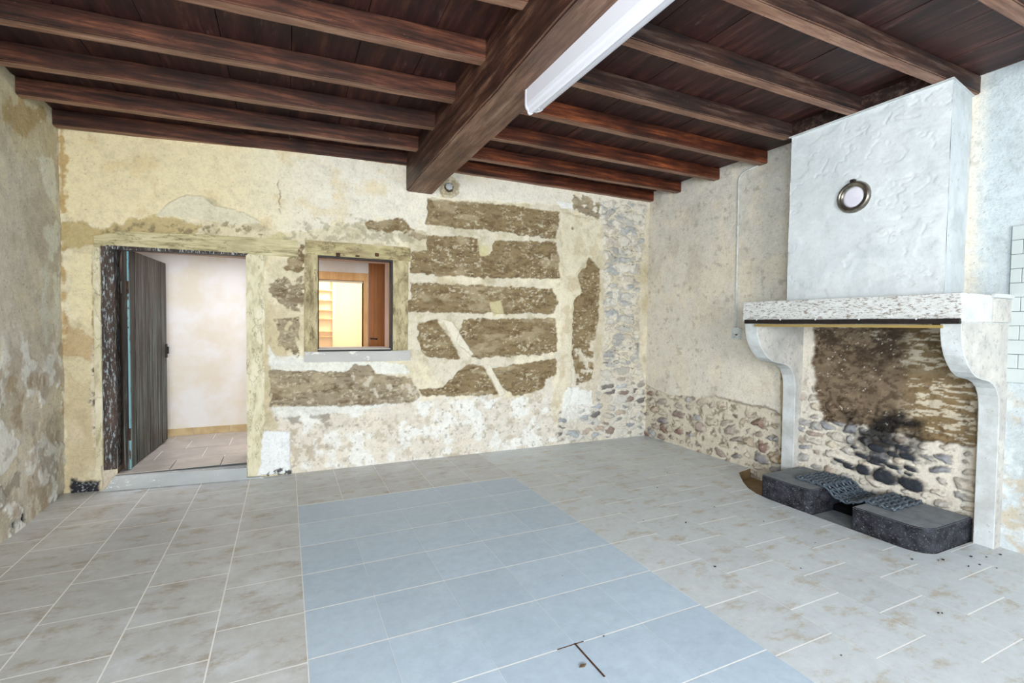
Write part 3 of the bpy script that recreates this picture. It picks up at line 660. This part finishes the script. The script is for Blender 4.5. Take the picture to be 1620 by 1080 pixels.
# main beam
bm = box_bm((1.055, -3.2, 2.63), (1.312, BY+.0, 2.983))
ev = [e for e in bm.edges if abs((e.verts[0].co-e.verts[1].co).y) > 1 and e.verts[0].co.z < 2.7]
bmesh.ops.bevel(bm, geom=ev, offset=.010, segments=2, affect='EDGES')
ev = [e for e in bm.edges if abs((e.verts[0].co-e.verts[1].co).y) > 1]
bmesh.ops.subdivide_edges(bm, edges=ev, cuts=70)
for v_ in bm.verts:
    t = v_.co.y; k = (4.7-t)
    v_.co.x -= .012*k*.5
    if v_.co.z < 2.9:
        v_.co.x += .010*(float(fbm(np.array([t*2.5]), np.array([v_.co.x > 1.18]).astype(float)*9, 1, 9, 4)[0])-.5)*2
        v_.co.z += .007*(float(fbm(np.array([t*2.2]), np.array([4.]), 1, 12, 3)[0])-.5)*2
bm.normal_update()
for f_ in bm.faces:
    if f_.normal.z < -.6: f_.material_index = 1  # beam bottom takes the colour brightened for light off the floor
tag(bm_obj('main_beam', bm, [M['beam_wood'], M['beam_wood_bounce_lit']], origin=(1.18, 1.3, 2.63)), 'massive squared brown beam crossing the middle of the ceiling', 'ceiling beam')

# ------------------------------------------------------------------ STRIP LIGHT under the beam
L = empty('strip_light', (1.27, 1.7, 2.615), label='long white strip light fixture under the main ceiling beam', cat='ceiling light')
prof = [(1.185, 2.628), (1.185, 2.548), (1.190, 2.530), (1.199, 2.522), (1.203, 2.506), (1.213, 2.500), (1.226, 2.506), (1.236, 2.519), (1.254, 2.521), (1.272, 2.528), (1.287, 2.538), (1.289, 2.556), (1.270, 2.628)]
cx_, cz_ = 1.235, 2.57
bm_obj('light_housing', prism_bm(prof, 1, .80, 2.382), M['white_enamel'], L)
bm_obj('end_cap', prism_bm([(cx_+(a_-cx_)*1.04, min(2.628, cz_+(b_-cz_)*1.04)) for a_, b_ in prof], 1, 2.382, 2.395), M['white_enamel'], L, bevel=.001)
bm_obj('end_screw', tube_bm([(1.236, 2.345, 2.521), (1.236, 2.345, 2.512)], .010, seg=16), M['white_enamel'], L)
bm_obj('tube_groove', box_bm((1.231, .82, 2.5165), (1.241, 2.26, 2.5205)), M['vent_glass'], L)

# ------------------------------------------------------------------ DOORWAY in the back wall
D = empty('door_1', ((DX0+DX1)/2, BY+.1, 0), label='weathered dark plank door standing open in its old wooden frame', kind='structure')
yl = BY+float(back_off(DX0)); yr = BY+float(back_off(DX1))
wobble_box('frame_post', (DX0-.082, yl-.022, .165), (DX0, yl+.13, DZ1+.005), M['black_white_post'], D, axis=2, amp=.005, seed=71)['label'] = 'black and white flaking left post'
px0 = on_back(150, 560)[0]
wobble_box('frame_casing', (px0, yl-.006, .20), (DX0-.083, yl+.10, DZ1+.0), M['painted_wood'], D, axis=2, amp=.005, seed=72)
wobble_box('frame_post', (DX1, yr-.020, .005), (DX1+.142, yr+.13, DZ1+.005), M['painted_wood'], D, axis=2, amp=.005, seed=73)['label'] = 'cream right post with nail holes'
# lintel: tilted slightly, runs on past the right post
lp = PW([(150, 391), (150, 374), (190, 366), (330, 372), (470, 381), (472, 407), (392, 402.5)])
bm = prism_bm([(a, b) for a, b in lp], 1, 0, .12)
for v_ in bm.verts: v_.co.y += BY+float(back_off(v_.co.x))-.022
bm_obj('lintel', bm, M['painted_wood_long'], D, bevel=.006)['label'] = 'cracked yellowish painted wooden lintel'
bm = prism_bm([(DX0-.05, DZ1+.012), (DX1+.02, DZ1+.006), (DX1+.0, DZ1-.012), (DX0-.0, DZ1-.016)], 1, 0, .10)
for v_ in bm.verts: v_.co.y += yl-.028+(yr-yl)*(v_.co.x-DX0)/(DX1-DX0)
bm_obj('head_strip', bm, M['black_white_post'], D, bevel=.002)
# threshold stone
bm = prism_bm([(DX0-.10, 0.0), (DX1+.14, 0.0), (DX1+.10, .012), (DX1, .015), (DX1, .100), (DX0-.01, .115), (DX0-.06, .03)], 1, 0, .34)
for v_ in bm.verts: v_.co.y += yl-.045+(yr-yl)*(v_.co.x-DX0)/(DX1-DX0)
bm_obj('threshold', bm, M['sill_stone'], D, bevel=.012, seg=3)['label'] = 'worn pale grey stone threshold'
# leaf of vertical planks, hinged left, swung into the corridor
hx, hy, ex, ey = DX0+.045, yl+.075, -1.115, 5.93; LL = math.hypot(ex-hx, ey-hy); ang = math.atan2(ey-hy, ex-hx)
LF = bpy.data.objects.new('door_leaf', None)
bm = bmesh.new(); npl = 6; w = LL/npl
for k in range(npl):
    a = k*w+.0006; b = (k+1)*w-.0006; bb = box_bm((a, -.017, .145-.02*(k == 0)), (b, .017, 1.93), None)
    bmesh.ops.bevel(bb, geom=[e for e in bb.edges if abs((e.verts[0].co-e.verts[1].co).z) > 1], offset=.0018, segments=2, affect='EDGES')
    bb.transform(Matrix.Translation((0, (-1)**k*.0015, 0))); tmp = bpy.data.meshes.new('t'); bb.to_mesh(tmp); bb.free(); bm.from_mesh(tmp); bpy.data.meshes.remove(tmp)
def place_leaf(o, parent):
    o.parent = parent
leaf = bm_obj('door_leaf', bm, M['door_leaf_wood']); leaf.location = (hx-D.location.x, hy-D.location.y, 0); leaf.rotation_euler = (0, 0, ang); leaf.parent = D
leaf['label'] = 'weathered dark grey-brown vertical plank door leaf'
def on_leaf(name, bm, mat, **kw):
    o = bm_obj(name, bm, mat, **kw); o.parent = leaf; return o
on_leaf('edge_strip', box_bm((-.006, -.026, .13), (.022, -.018, 1.925)), M['turquoise_paint'], bevel=.002)['label'] = 'flaking turquoise painted edge strip'
lb = box_bm((LL-.05, -.030, .98), (LL-.012, -.017, 1.12)); box_bm((LL-.040, -.045, 1.02), (LL-.024, -.029, 1.09), lb); on_leaf('latch', lb, M['iron_black'], bevel=.002)
for z_ in (.42, 1.62): on_leaf('ledge', box_bm((.03, .018, z_-.05), (LL-.03, .038, z_+.05)), M['door_wood'], bevel=.003)
for z_ in (.42, 1.62): on_leaf('hinge', tube_bm([(-.006, -.022, z_-.05), (-.006, -.022, z_+.05)], .008), M['rust'])

# ------------------------------------------------------------------ WINDOW OPENING in the back wall
Wn = empty('window_1', ((WX0+WX1)/2, BY, WZ0), label='small unglazed opening with old wooden frame beside the door', kind='structure')
def back_z(x): return 0
fx0, fx1 = on_back(481, 480)[0], on_back(647, 480)[0]
wobble_box('frame_stile', (fx0, BY-.016, WZ0-.03), (WX0, BY+.10, WZ1+.005), M['window_wood'], Wn, axis=2, amp=.006, seed=81)
wobble_box('frame_stile', (WX1+.012, BY-.018, WZ0-.03), (fx1-.01, BY+.10, WZ1+.005), M['window_wood'], Wn, axis=2, amp=.006, seed=82)
wobble_box('frame_head', (fx0+.01, BY-.020, WZ1+.004), (fx1+.01, BY+.10, 2.085), M['window_wood_long'], Wn, axis=0, amp=.007, seed=83)
wobble_box('window_sill', (fx0, BY-.035, .995), (fx1+.01, BY+.10, WZ0-.025), M['window_sill_stone'], Wn, axis=0, amp=.006, seed=84)['label'] = 'pale grey stone window sill'
bm = bmesh.new()
for a, b in (((WX0, BY-.004, WZ0-.02), (WX0+.010, BY+.05, WZ1)), ((WX1-.004, BY-.022, WZ0-.02), (WX1+.014, BY+.06, WZ1)), ((WX0, BY-.02, WZ1-.012), (WX1+.012, BY+.05, WZ1+.006)), ((WX0, BY-.03, WZ0-.025), (WX1, BY-.012, WZ0-.010))):
    box_bm(a, b, bm)
bm_obj('rebate_strip', bm, M['iron_black'], Wn, bevel=.001)['label'] = 'thin dark metal rebate strip'
wobble_box('inner_ledge', (WX0, BY-.012, WZ0-.035), (WX1, BY+.385, WZ0-.002), M['window_sill_stone'], Wn, axis=0, amp=.003, seed=85)
for px, w_ in ((534.5, .034), (565, .034), (595.5, .034)):
    hx_, hz_ = on_back(px, 403.5 if px != 565 else 405.5); hh = .016 if px != 565 else .007
    bm = box_bm((hx_-w_/2, BY-.036, hz_-hh), (hx_+w_/2, BY-.018, hz_+hh)); bm_obj('clip', bm, M['rust'], Wn, bevel=.003)

# ------------------------------------------------------------------ CORRIDOR AND ROOM BEYOND
CY, CZ = 6.16, .125
bm = box_bm((LX-.4, B1, -.05), (2.6, CY+.02, CZ-.004)); tag(bm_obj('floor_corridor', bm, M['grout_white']), 'grey tiled corridor floor beyond the doorway', kind='structure')
bm = bmesh.new(); yy = B1-.30; k = 0
while yy < CY-.02:
    xx = LX-.4+(k % 2)*.18
    while xx < 2.6:
        xa, xb = xx+.002, min(2.6, xx+.36)-.002
        if yy < B1: xa = max(xa, DX0+.004); xb = min(xb, DX1-.004)
        if xb-xa > .01: box_bm((xa, yy+.002, CZ-.006), (xb, min(CY, yy+.36)-.002, CZ), bm)
        xx += .362
    yy += .362; k += 1
bx = bm_obj('floor_corridor_tiles', bm, M['corridor_tile']); tag(bx, 'greyish square corridor floor tiles', kind='structure')
ox0, ox1, oz1 = .16, .865, 1.865
bm = bmesh.new()
for a, b in (((LX-.4, CY, -.05), (ox0, CY+.12, 2.7)), ((ox1, CY, -.05), (2.6, CY+.12, 2.7)), ((ox0, CY, oz1), (ox1, CY+.12, 2.7))): box_bm(a, b, bm)
tag(bm_obj('wall_corridor', bm, M['corridor_plaster']), 'whitewashed corridor wall seen through the doorway', kind='structure')
tag(box('wall_corridor_left', (LX-.42, B1, 0), (LX-.1, CY, 2.7), M['corridor_plaster']), 'left end wall of the corridor', kind='structure')
tag(box('wall_corridor_right', (2.6, B1, 0), (2.7, 9.2, 2.7), M['corridor_plaster']), 'right end wall of the corridor', kind='structure')
tag(box('ceiling_corridor', (LX-.42, B1-.0, 2.6), (2.7, 9.2, 2.7), M['corridor_plaster']), 'pale ceiling of the corridor', kind='structure')
sk_ = empty('trim_1', (-.6, CY, CZ), label='tan tile skirting along the corridor wall', kind='structure')
for k in range(6):
    x0_ = LX-.35+.335*k+.0
    if x0_+.33 < ox0-.0: box('skirting_tile', (x0_+.002, CY-.012, CZ), (x0_+.333, CY, CZ+.078), M['skirting_tile'], sk_, bevel=.002)
P = empty('door_2', (.5, CY, CZ), label='pine doorway of the lit room seen through the small opening', kind='structure')
box('frame_head', (ox0-.08, CY-.02, oz1), (ox1+.05, CY+.13, oz1+.095), M['pine'], P, bevel=.004)
box('frame_stile', (ox1, CY-.02, CZ), (ox1+.05, CY+.13, oz1), M['pine'], P, bevel=.004)
box('frame_stile', (ox0-.06, CY-.02, CZ), (ox0, CY+.13, oz1), M['pine'], P, bevel=.004)
box('frame_stop', (ox0, CY+.04, oz1-.022), (ox1, CY+.07, oz1), M['cream_paint'], P, bevel=.002)
tag(box('floor_room', (-.6, CY+.12, -.05), (2.6, 9.0, CZ), M['corridor_tile'], bevel=0), 'floor of the warmly lit room beyond', kind='structure')
tag(box('wall_room', (-.6, 8.2, 0), (2.6, 8.3, 2.7), M['warm_plaster'], bevel=0), 'cream far wall of the warmly lit room', kind='structure')
tag(box('wall_room_left', (-.7, CY+.12, 0), (-.6, 9.0, 2.7), M['warm_plaster'], bevel=0), 'cream side wall of the warmly lit room', kind='structure')
# pale ledged rack in that room
Rk = empty('ledged_rack', (.42, 7.3, CZ), label='pale wooden rack with ledges in the warmly lit room seen through the opening', cat='rack')
box('upright', (.60, 7.28, CZ), (.632, 7.34, 1.95), M['cream_paint'], Rk); box('upright', (.25, 7.28, CZ), (.282, 7.34, 1.95), M['cream_paint'], Rk)
box('back_panel', (.282, 7.325, CZ), (.60, 7.34, 1.95), M['cream_paint'], Rk, bevel=0)
box('top_rail', (.24, 7.27, 1.95), (.70, 7.35, 1.975), M['cream_paint'], Rk)
for z_ in (.4, .65, .9, 1.15, 1.22, 1.4, 1.52, 1.66, 1.80): box('ledge', (.282, 7.27, z_), (.60, 7.33, z_+.014), M['pine_pale'], Rk, bevel=.001)
# brown door leaf on the corridor wall
Bd = empty('door_3', (1.3, CY, CZ), label='closed warm brown wooden door right of the pine frame', kind='structure')
box('door_leaf', (.925, CY-.045, CZ+.005), (1.72, CY-.005, 2.12), M['brown_wood'], Bd, bevel=.003)
box('frame_stile', (1.725, CY-.03, CZ), (1.80, CY, 2.16), M['brown_wood'], Bd)
bm = tube_bm([(.945, CY-.045, 1.165), (.945, CY-.085, 1.165), (.985, CY-.09, 1.163), (1.02, CY-.09, 1.16)], .009, seg=8); bm_obj('handle', bm, M['iron_black'], Bd, smooth=True)

# ------------------------------------------------------------------ FIREPLACE
FP = empty('fireplace', (3.9, 2.1, 0), label='old white stone fireplace with curved jambs and pitted mantel', cat='fireplace')
curve = [(3.450, 1.40), (3.456, 1.33), (3.472, 1.265), (3.50, 1.205), (3.540, 1.155), (3.595, 1.105), (3.655, 1.075), (3.72, 1.060), (3.79, 1.050), (3.85, 1.030), (3.895, 1.000), (3.928, .950), (3.945, .89), (3.950, .80), (3.952, .5), (3.955, .0)]
def jamb(y0, y1, zb, lab):
    bm = prism_bm([(x_, max(z_, zb)) for x_, z_ in curve]+[(RX+.005, zb), (RX+.005, 1.40)], 1, y0, y1)
    bmesh.ops.recalc_face_normals(bm, faces=bm.faces)
    for f_ in bm.faces:
        f_.material_index = 1 if abs(f_.normal.y) > .8 else 0
    # a fine raised edge line along the front
    o = bm_obj('jamb', bm, [M['white_paint_stone'], M['grey_stone']], FP, bevel=.004); o['label'] = lab; return o
jl = jamb(2.700, 2.812, -.06, 'left curved stone jamb'); jr = jamb(1.392, 1.492, .0, 'right curved stone jamb')
bm = box_bm((3.447, 1.392, 1.400), (RX+.005, 2.832, 1.563))
bmesh.ops.subdivide_edges(bm, edges=[e for e in bm.edges if abs((e.verts[0].co-e.verts[1].co).y) > 1], cuts=50)
for v_ in bm.verts:
    if v_.co.x < 3.5:
        v_.co.z += .005*(float(fbm(np.array([v_.co.y*4]), np.array([v_.co.z*9]), 1.3, 5, 3)[0])-.5)*2; v_.co.x += .004*(float(fbm(np.array([v_.co.y*5]), np.array([3+v_.co.z*9]), 1.3, 6, 3)[0])-.5)*2
bmesh.ops.recalc_face_normals(bm, faces=bm.faces)
for f_ in bm.faces: f_.material_index = 1 if f_.normal.y < -.8 else 0
mt = bm_obj('mantel', bm, [M['mantel_stone'], M['white_paint_stone']], FP, bevel=.006); mt['label'] = 'heavy pitted white stone mantel'
box('end_stone', (3.80, 1.382, 1.402), (RX+.004, 1.393, 1.545), M['grey_stone'], FP, bevel=.003)
box('ledge', (3.78, 1.372, 1.546), (RX+.006, 1.396, 1.572), M['white_paint_stone'], FP, bevel=.006)
wobble_box('lintel_board', (3.428, 1.393, 1.385), (3.452, 2.80, 1.418), M['iron_black'], FP, axis=1, amp=.003, bevel=.003, seed=88)['label'] = 'narrow blackened wooden strip'
for y_ in (2.685, 2.48, 2.21, 1.92, 1.60):
    bm = bmesh.new(); bmesh.ops.create_icosphere(bm, subdivisions=2, radius=.0055); bm.transform(Matrix.Translation((3.428, y_, 1.416))); bm_obj('nail', bm, M['white_enamel'], FP, smooth=True)
o = box('curtain_rail', (3.440, 1.475, 1.362), (3.452, 2.715, 1.381), M['brass_old'], FP, bevel=.002); o['label'] = 'thin dull brass curtain rail'
box('rail_bracket', (3.448, 1.490, 1.372), (3.458, 1.530, 1.386), M['iron_black'], FP, bevel=.002)
bm = bmesh.new(); bmesh.ops.create_icosphere(bm, subdivisions=2, radius=.008); bm.transform(Matrix.Translation((3.46, 2.722, 1.376))); bm_obj('rail_end', bm, M['rust'], FP, smooth=True)
# chimney breast (rough white plaster), front and splayed sides
def breast_func(seed):
    def f(y, z):
        s = Surf(y, z, 'd0d6d9'); s.mott('c5cccf', .5, .7, 3, seed, .6); s.mott('dde2e4', .5, .65, 6, seed+1, .5)
        n = fbm(y+z*.5, z-y*.5, 7, seed+2, 5, 2.2); s.h += .013*(n-.5)+.003*(fbm(y, z, 22, seed+3)-.5)+.003*ss(.50, .56, fbm(y+z*.7, z-y*.4, 5, seed+5, 3, 2.0))
        cr_ = ss(.012, .0, np.abs(fbm(y+z*.6, z-y*.3, 4.5, seed+4, 4, 1.8)-.5)); s.h -= cr_*.004
        s.specks('8f8f8c', .77, 40, seed+6, .5)
        return s.h*ss(0., .04, z-1.56)*ss(0, .03, 2.868-z), s.c
    return f
sk = Skin(); bx0, by0, by1, bz0, bz1 = 3.65, 1.562, 2.588, 1.555, 2.868
sk.sheet((bx0, 0, 0), (0, 1, 0), (0, 0, 1), (-1, 0, 0), (by0, by1), (bz0, bz1), .008, breast_func(151))
def side(y):
    def f(x_, z): 
        s = Surf(x_, z, 'bfc6c9'); s.mott('adb4b6', .5, .68, 5, 161, .6); s.mott('cdd3d5', .5, .65, 8, 162, .5); s.specks('8b8f90', .70, 30, 163, .6)  # sides coloured darker than the front: their shade is in the paint
        e_ = ss(0, .02, x_-bx0); return (.012*(fbm(x_, z, 9, 164)-.5))*e_, s.c
    return f
# right (near) side splays slightly towards the wall
sf = side(0)
nU = np.array([1, .16, 0]); 
def sheet_side(y0, sign):
    sk.sheet((0, y0-sign*.16*bx0, 0), (1, sign*.16, 0), (0, 0, 1), (0, -sign, 0), (bx0, RX), (bz0, bz1), .012, sf)
sheet_side(by0, 1); sheet_side(by1, -1)
o = sk.build('chimney_breast', M['smooth_plaster'], FP); o.location = (-3.9, -2.1, 0); o['label'] = 'rough white plastered chimney breast'
bm = bmesh.new(); pts_ = [(bx0-.022, by1+.012), (bx0-.02, by0-.012), (RX, by0+.05), (RX, by1-.05)]; bm = prism_bm(pts_, 2, bz1-.006, bz1+.0005)
o = bm_obj('plaster_lip', bm, M['white_paint_stone'], FP)
# round vent cover
VC = empty('vent_cover', (3.65, 2.102, 2.283), label='round metal-rimmed flue cover on the white chimney breast', cat='vent cover')
bm = lathe_x([(-.03, .112), (.010, .112), (.024, .106), (.030, .097), (.028, .088), (.020, .084), (.024, .078), (.018, .072), (.010, .070)], 3.648, 2.102, 2.283); bm_obj('rim', bm, M['pewter'], VC, smooth=True)
bm = lathe_x([(-.02, .071), (.012, .071), (.014, .055), (.015, .02), (.015, .002)], 3.648, 2.102, 2.283); bm_obj('cover_disc', bm, M['vent_glass'], VC, smooth=True)['label'] = 'pale lilac inner disc'
box('hook', (3.612, 2.086, 2.384), (3.640, 2.116, 2.404), M['iron_black'], VC, bevel=.004)

# ------------------------------------------------------------------ HEARTH
def hearth_block(x0, x1, y0, y1, z1, rad, lab, chips):
    def rr_(cx, cy_, r, a0, a1, n=8): return [(cx+r*math.cos(math.radians(a0+(a1-a0)*k/n)), cy_+r*math.sin(math.radians(a0+(a1-a0)*k/n))) for k in range(n+1)]
    r1, r2_ = rad
    poly = [(x1, y0), (x1, y1)]+rr_(x0+r2_, y1-r2_, r2_, 90, 180)+rr_(x0+r1, y0+r1, r1, 180, 270)
    bm = prism_bm(poly, 2, -.083, z1); bmesh.ops.recalc_face_normals(bm, faces=bm.faces)
    ev = [e for e in bm.edges if e.verts[0].co.z > z1-.01 and e.verts[1].co.z > z1-.01]
    for e in ev: pass
    bmesh.ops.bevel(bm, geom=ev, offset=.006, segments=2, affect='EDGES')
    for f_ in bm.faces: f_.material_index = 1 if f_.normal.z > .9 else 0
    o = bm_obj('hearth_block', bm, [M['hearth_black'], M['hearth_top']], origin=((x0+x1)/2, (y0+y1)/2, -.083)); tag(o, lab, 'hearth block', 'black hearth blocks'); return o
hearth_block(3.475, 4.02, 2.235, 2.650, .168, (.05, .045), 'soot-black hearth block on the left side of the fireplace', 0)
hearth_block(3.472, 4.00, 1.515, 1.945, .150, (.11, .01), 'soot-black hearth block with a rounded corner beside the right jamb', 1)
tag(box('ash_slab', (3.462, 1.95, -.084), (3.74, 2.23, -.012), M['hearth_top'], bevel=.01), 'low grey slab in the gap between the two black hearth blocks', 'slab')
tag(box('ash_pit_back', (3.74, 1.95, -.084), (4.02, 2.23, .03), M['soot_black'], bevel=.01), 'soot-covered step at the back of the gap between the hearth blocks', 'slab')
# sagging woven iron mesh across both blocks
G = bmesh.new()
def gz(y):
    a = .168; b = .150
    base = a+(b-a)*np.clip((2.235-y)/.29, 0, 1)
    sag = 0
    if 1.96 < y < 2.225: t = (y-1.96)/.265; sag = math.sin(math.pi*t)**.9*(.062)
    return float(base)+.008-sag
nx, ny = 9, 17; xs = np.linspace(3.625, 3.965, nx); ysg = np.linspace(2.445, 1.775, ny)
for i, x_ in enumerate(xs):
    pts = []
    for j in range((ny-1)*4+1):
        y_ = ysg[0]+(ysg[-1]-ysg[0])*j/((ny-1)*4); ph = math.cos(math.pi*j/4+math.pi*i)
        sk_x = .03*(2.445-y_)/.67
        pts.append((x_+sk_x*.0, y_, gz(y_)+.007+.0065*ph))
    tube_bm(pts, .0085, G, 6)
for j, y_ in enumerate(ysg):
    pts = []
    for i in range((nx-1)*4+1):
        x_ = xs[0]+(xs[-1]-xs[0])*i/((nx-1)*4); ph = -math.cos(math.pi*i/4+math.pi*j)
        pts.append((x_, y_, gz(y_)+.007+.0065*ph))
    tube_bm(pts, .0085, G, 6)
tag(bm_obj('fire_grate', G, M['grate_iron'], smooth=True, origin=(3.79, 2.1, .16)), 'woven black iron grate sagging between the two hearth blocks', 'fire grate')

# ------------------------------------------------------------------ WALL FITTINGS
Cn = empty('conduit', (RX, 3.39, 1.34), label='thin pale cable conduit running down the beige wall left of the chimney', cat='cable conduit')
pts = [(RX-.014, 3.385, 1.33), (RX-.014, 3.388, 2.0), (RX-.014, 3.395, 2.78)]+[(RX-.014, 3.395-.10*(1-math.cos(a)), 2.78+.085*math.sin(a)) for a in np.linspace(.2, math.pi/2, 8)]+[(RX-.014, 3.18, 2.872)]
bm_obj('pipe', tube_bm(pts, .009, seg=10), M['conduit_grey'], Cn, smooth=True)
for z_ in (1.75, 2.35): box('pipe_clip', (RX-.026, 3.372, z_), (RX, 3.404, z_+.012), M['conduit_grey'], Cn, bevel=.002)
Jb = empty('junction_box', (RX, 3.375, 1.285), label='small broken junction box at the foot of the wall conduit', cat='junction box')
bm = bmesh.new()
for a, b in (((RX-.024, 3.325, 1.235), (RX, 3.342, 1.345)), ((RX-.024, 3.410, 1.235), (RX, 3.427, 1.345)), ((RX-.024, 3.342, 1.235), (RX, 3.410, 1.252)), ((RX-.024, 3.342, 1.328), (RX, 3.410, 1.345)), ((RX-.010, 3.342, 1.252), (RX, 3.410, 1.328))): box_bm(a, b, bm)
bm_obj('box_shell', bm, M['conduit_grey'], Jb, bevel=.001)
bm_obj('terminal', box_bm((RX-.017, 3.365, 1.275), (RX-.006, 3.388, 1.30)), M['rust'], Jb, bevel=.002)
bm_obj('cover_flap', box_bm((RX-.034, 3.33, 1.288), (RX-.026, 3.40, 1.352)), M['conduit_grey'], Jb, bevel=.002)
# plug in the hole beside the beam
hx, hz = on_back(711, 295); bm = bmesh.new(); bmesh.ops.create_icosphere(bm, subdivisions=3, radius=.036)
for v_ in bm.verts: v_.co *= 1+.9*(float(fbm(np.array([v_.co.x*60+v_.co.y*30]), np.array([v_.co.z*60]), 1, 3, 3)[0])-.5); v_.co.y *= .35
bm.transform(Matrix.Translation((hx, BY+.004, hz))); tag(bm_obj('wall_plug', bm, M['white_paint_stone'], smooth=True, origin=(hx, BY, hz)), 'white plug in a round hole of the back wall right of the main beam', 'plug')
# tile panel at the far right
TP = empty('tile_panel', (RX, .9, 1.035), label='pale grey rectangular wall tiles right of the chimney breast', cat='wall tiles')
bm_obj('panel_backing', box_bm((RX-.014, .0, 1.035), (RX-.002, 1.400, 1.990)), M['tile_grout'], TP, bevel=.001)
bm = bmesh.new(); rows = 11; th = (1.990-1.035)/rows
for r_ in range(rows):
    yt = 1.398; first = True; zt0 = 1.990-th*(r_+1)
    while yt > 0.01:
        w_ = (.053 if (r_ % 2 and first) else .19); first = False; y0_ = max(.002, yt-w_)
        t_ = box_bm((RX-.022, y0_+.0015, zt0+.0015), (RX-.012, yt-.0015, zt0+th-.0015)); bmesh.ops.bevel(t_, geom=t_.edges[:], offset=.002, segments=1, affect='EDGES')
        tmp = bpy.data.meshes.new('t'); t_.to_mesh(tmp); t_.free(); bm.from_mesh(tmp); bpy.data.meshes.remove(tmp); yt = y0_
bm_obj('tiles', bm, M['tile_white'], TP)

# ------------------------------------------------------------------ DEBRIS ON THE FLOOR
proto = None; rd = random.Random(4)
spots = [(2.496,2.462,.010),(2.188,1.933,.009),(3.016,2.26,.007),(3.331,1.526,.009),(2.622,1.725,.006),(3.534,1.347,.008),(2.814,1.176,.009),(2.832,1.168,.007),(3.492,1.447,.011),(3.46,1.455,.007),
         (2.076,1.183,.005),(2.255,2.614,.006),(2.912,2.594,.007),(2.819,3.106,.008),(2.65,3.95,.006),(3.2,3.4,.006),(1.249,1.687,.006),(3.62,1.33,.008),(3.70,1.40,.010),(3.78,1.36,.007),(3.90,1.34,.009),(3.66,1.27,.006),(3.02,1.9,.005),(1.35,2.2,.004)]
for (x_, y_, r_) in spots:
    if proto is None:
        bm = bmesh.new(); bmesh.ops.create_icosphere(bm, subdivisions=2, radius=1)
        for v_ in bm.verts: v_.co *= 1+rd.uniform(-.25, .25)
        bm.transform(Matrix.Diagonal((1, .7, .5, 1))); proto = bm_obj('crumb', bm, M['crumb']); o = proto
    else: o = proto.copy(); C.objects.link(o)
    o.location = (x_, y_, r_*.4); o.scale = (r_*.7,)*3; o.rotation_euler = (0, 0, rd.uniform(0, 6))
    tag(o, 'tiny black crumb of debris lying on the right-hand floor tiles', 'debris', 'black crumbs scattered on the floor')
bm = bmesh.new(); vs = [bm.verts.new(p) for p in ((-.016, 0, .002), (-.006, .008, .006), (.008, .007, .004), (.018, -.001, .009), (.006, -.007, .003), (-.008, -.006, .005))]
bm.faces.new(vs); r = bmesh.ops.extrude_face_region(bm, geom=bm.faces[:]); bmesh.ops.translate(bm, verts=[g for g in r['geom'] if isinstance(g, bmesh.types.BMVert)], vec=(0, 0, -.0015))
o = bm_obj('dried_leaf', bm, M['leaf_brown']); o.location = (1.06, 1.567, .001); tag(o, 'small curled brown leaf on the blue-grey tiles near the dark joint', 'leaf')
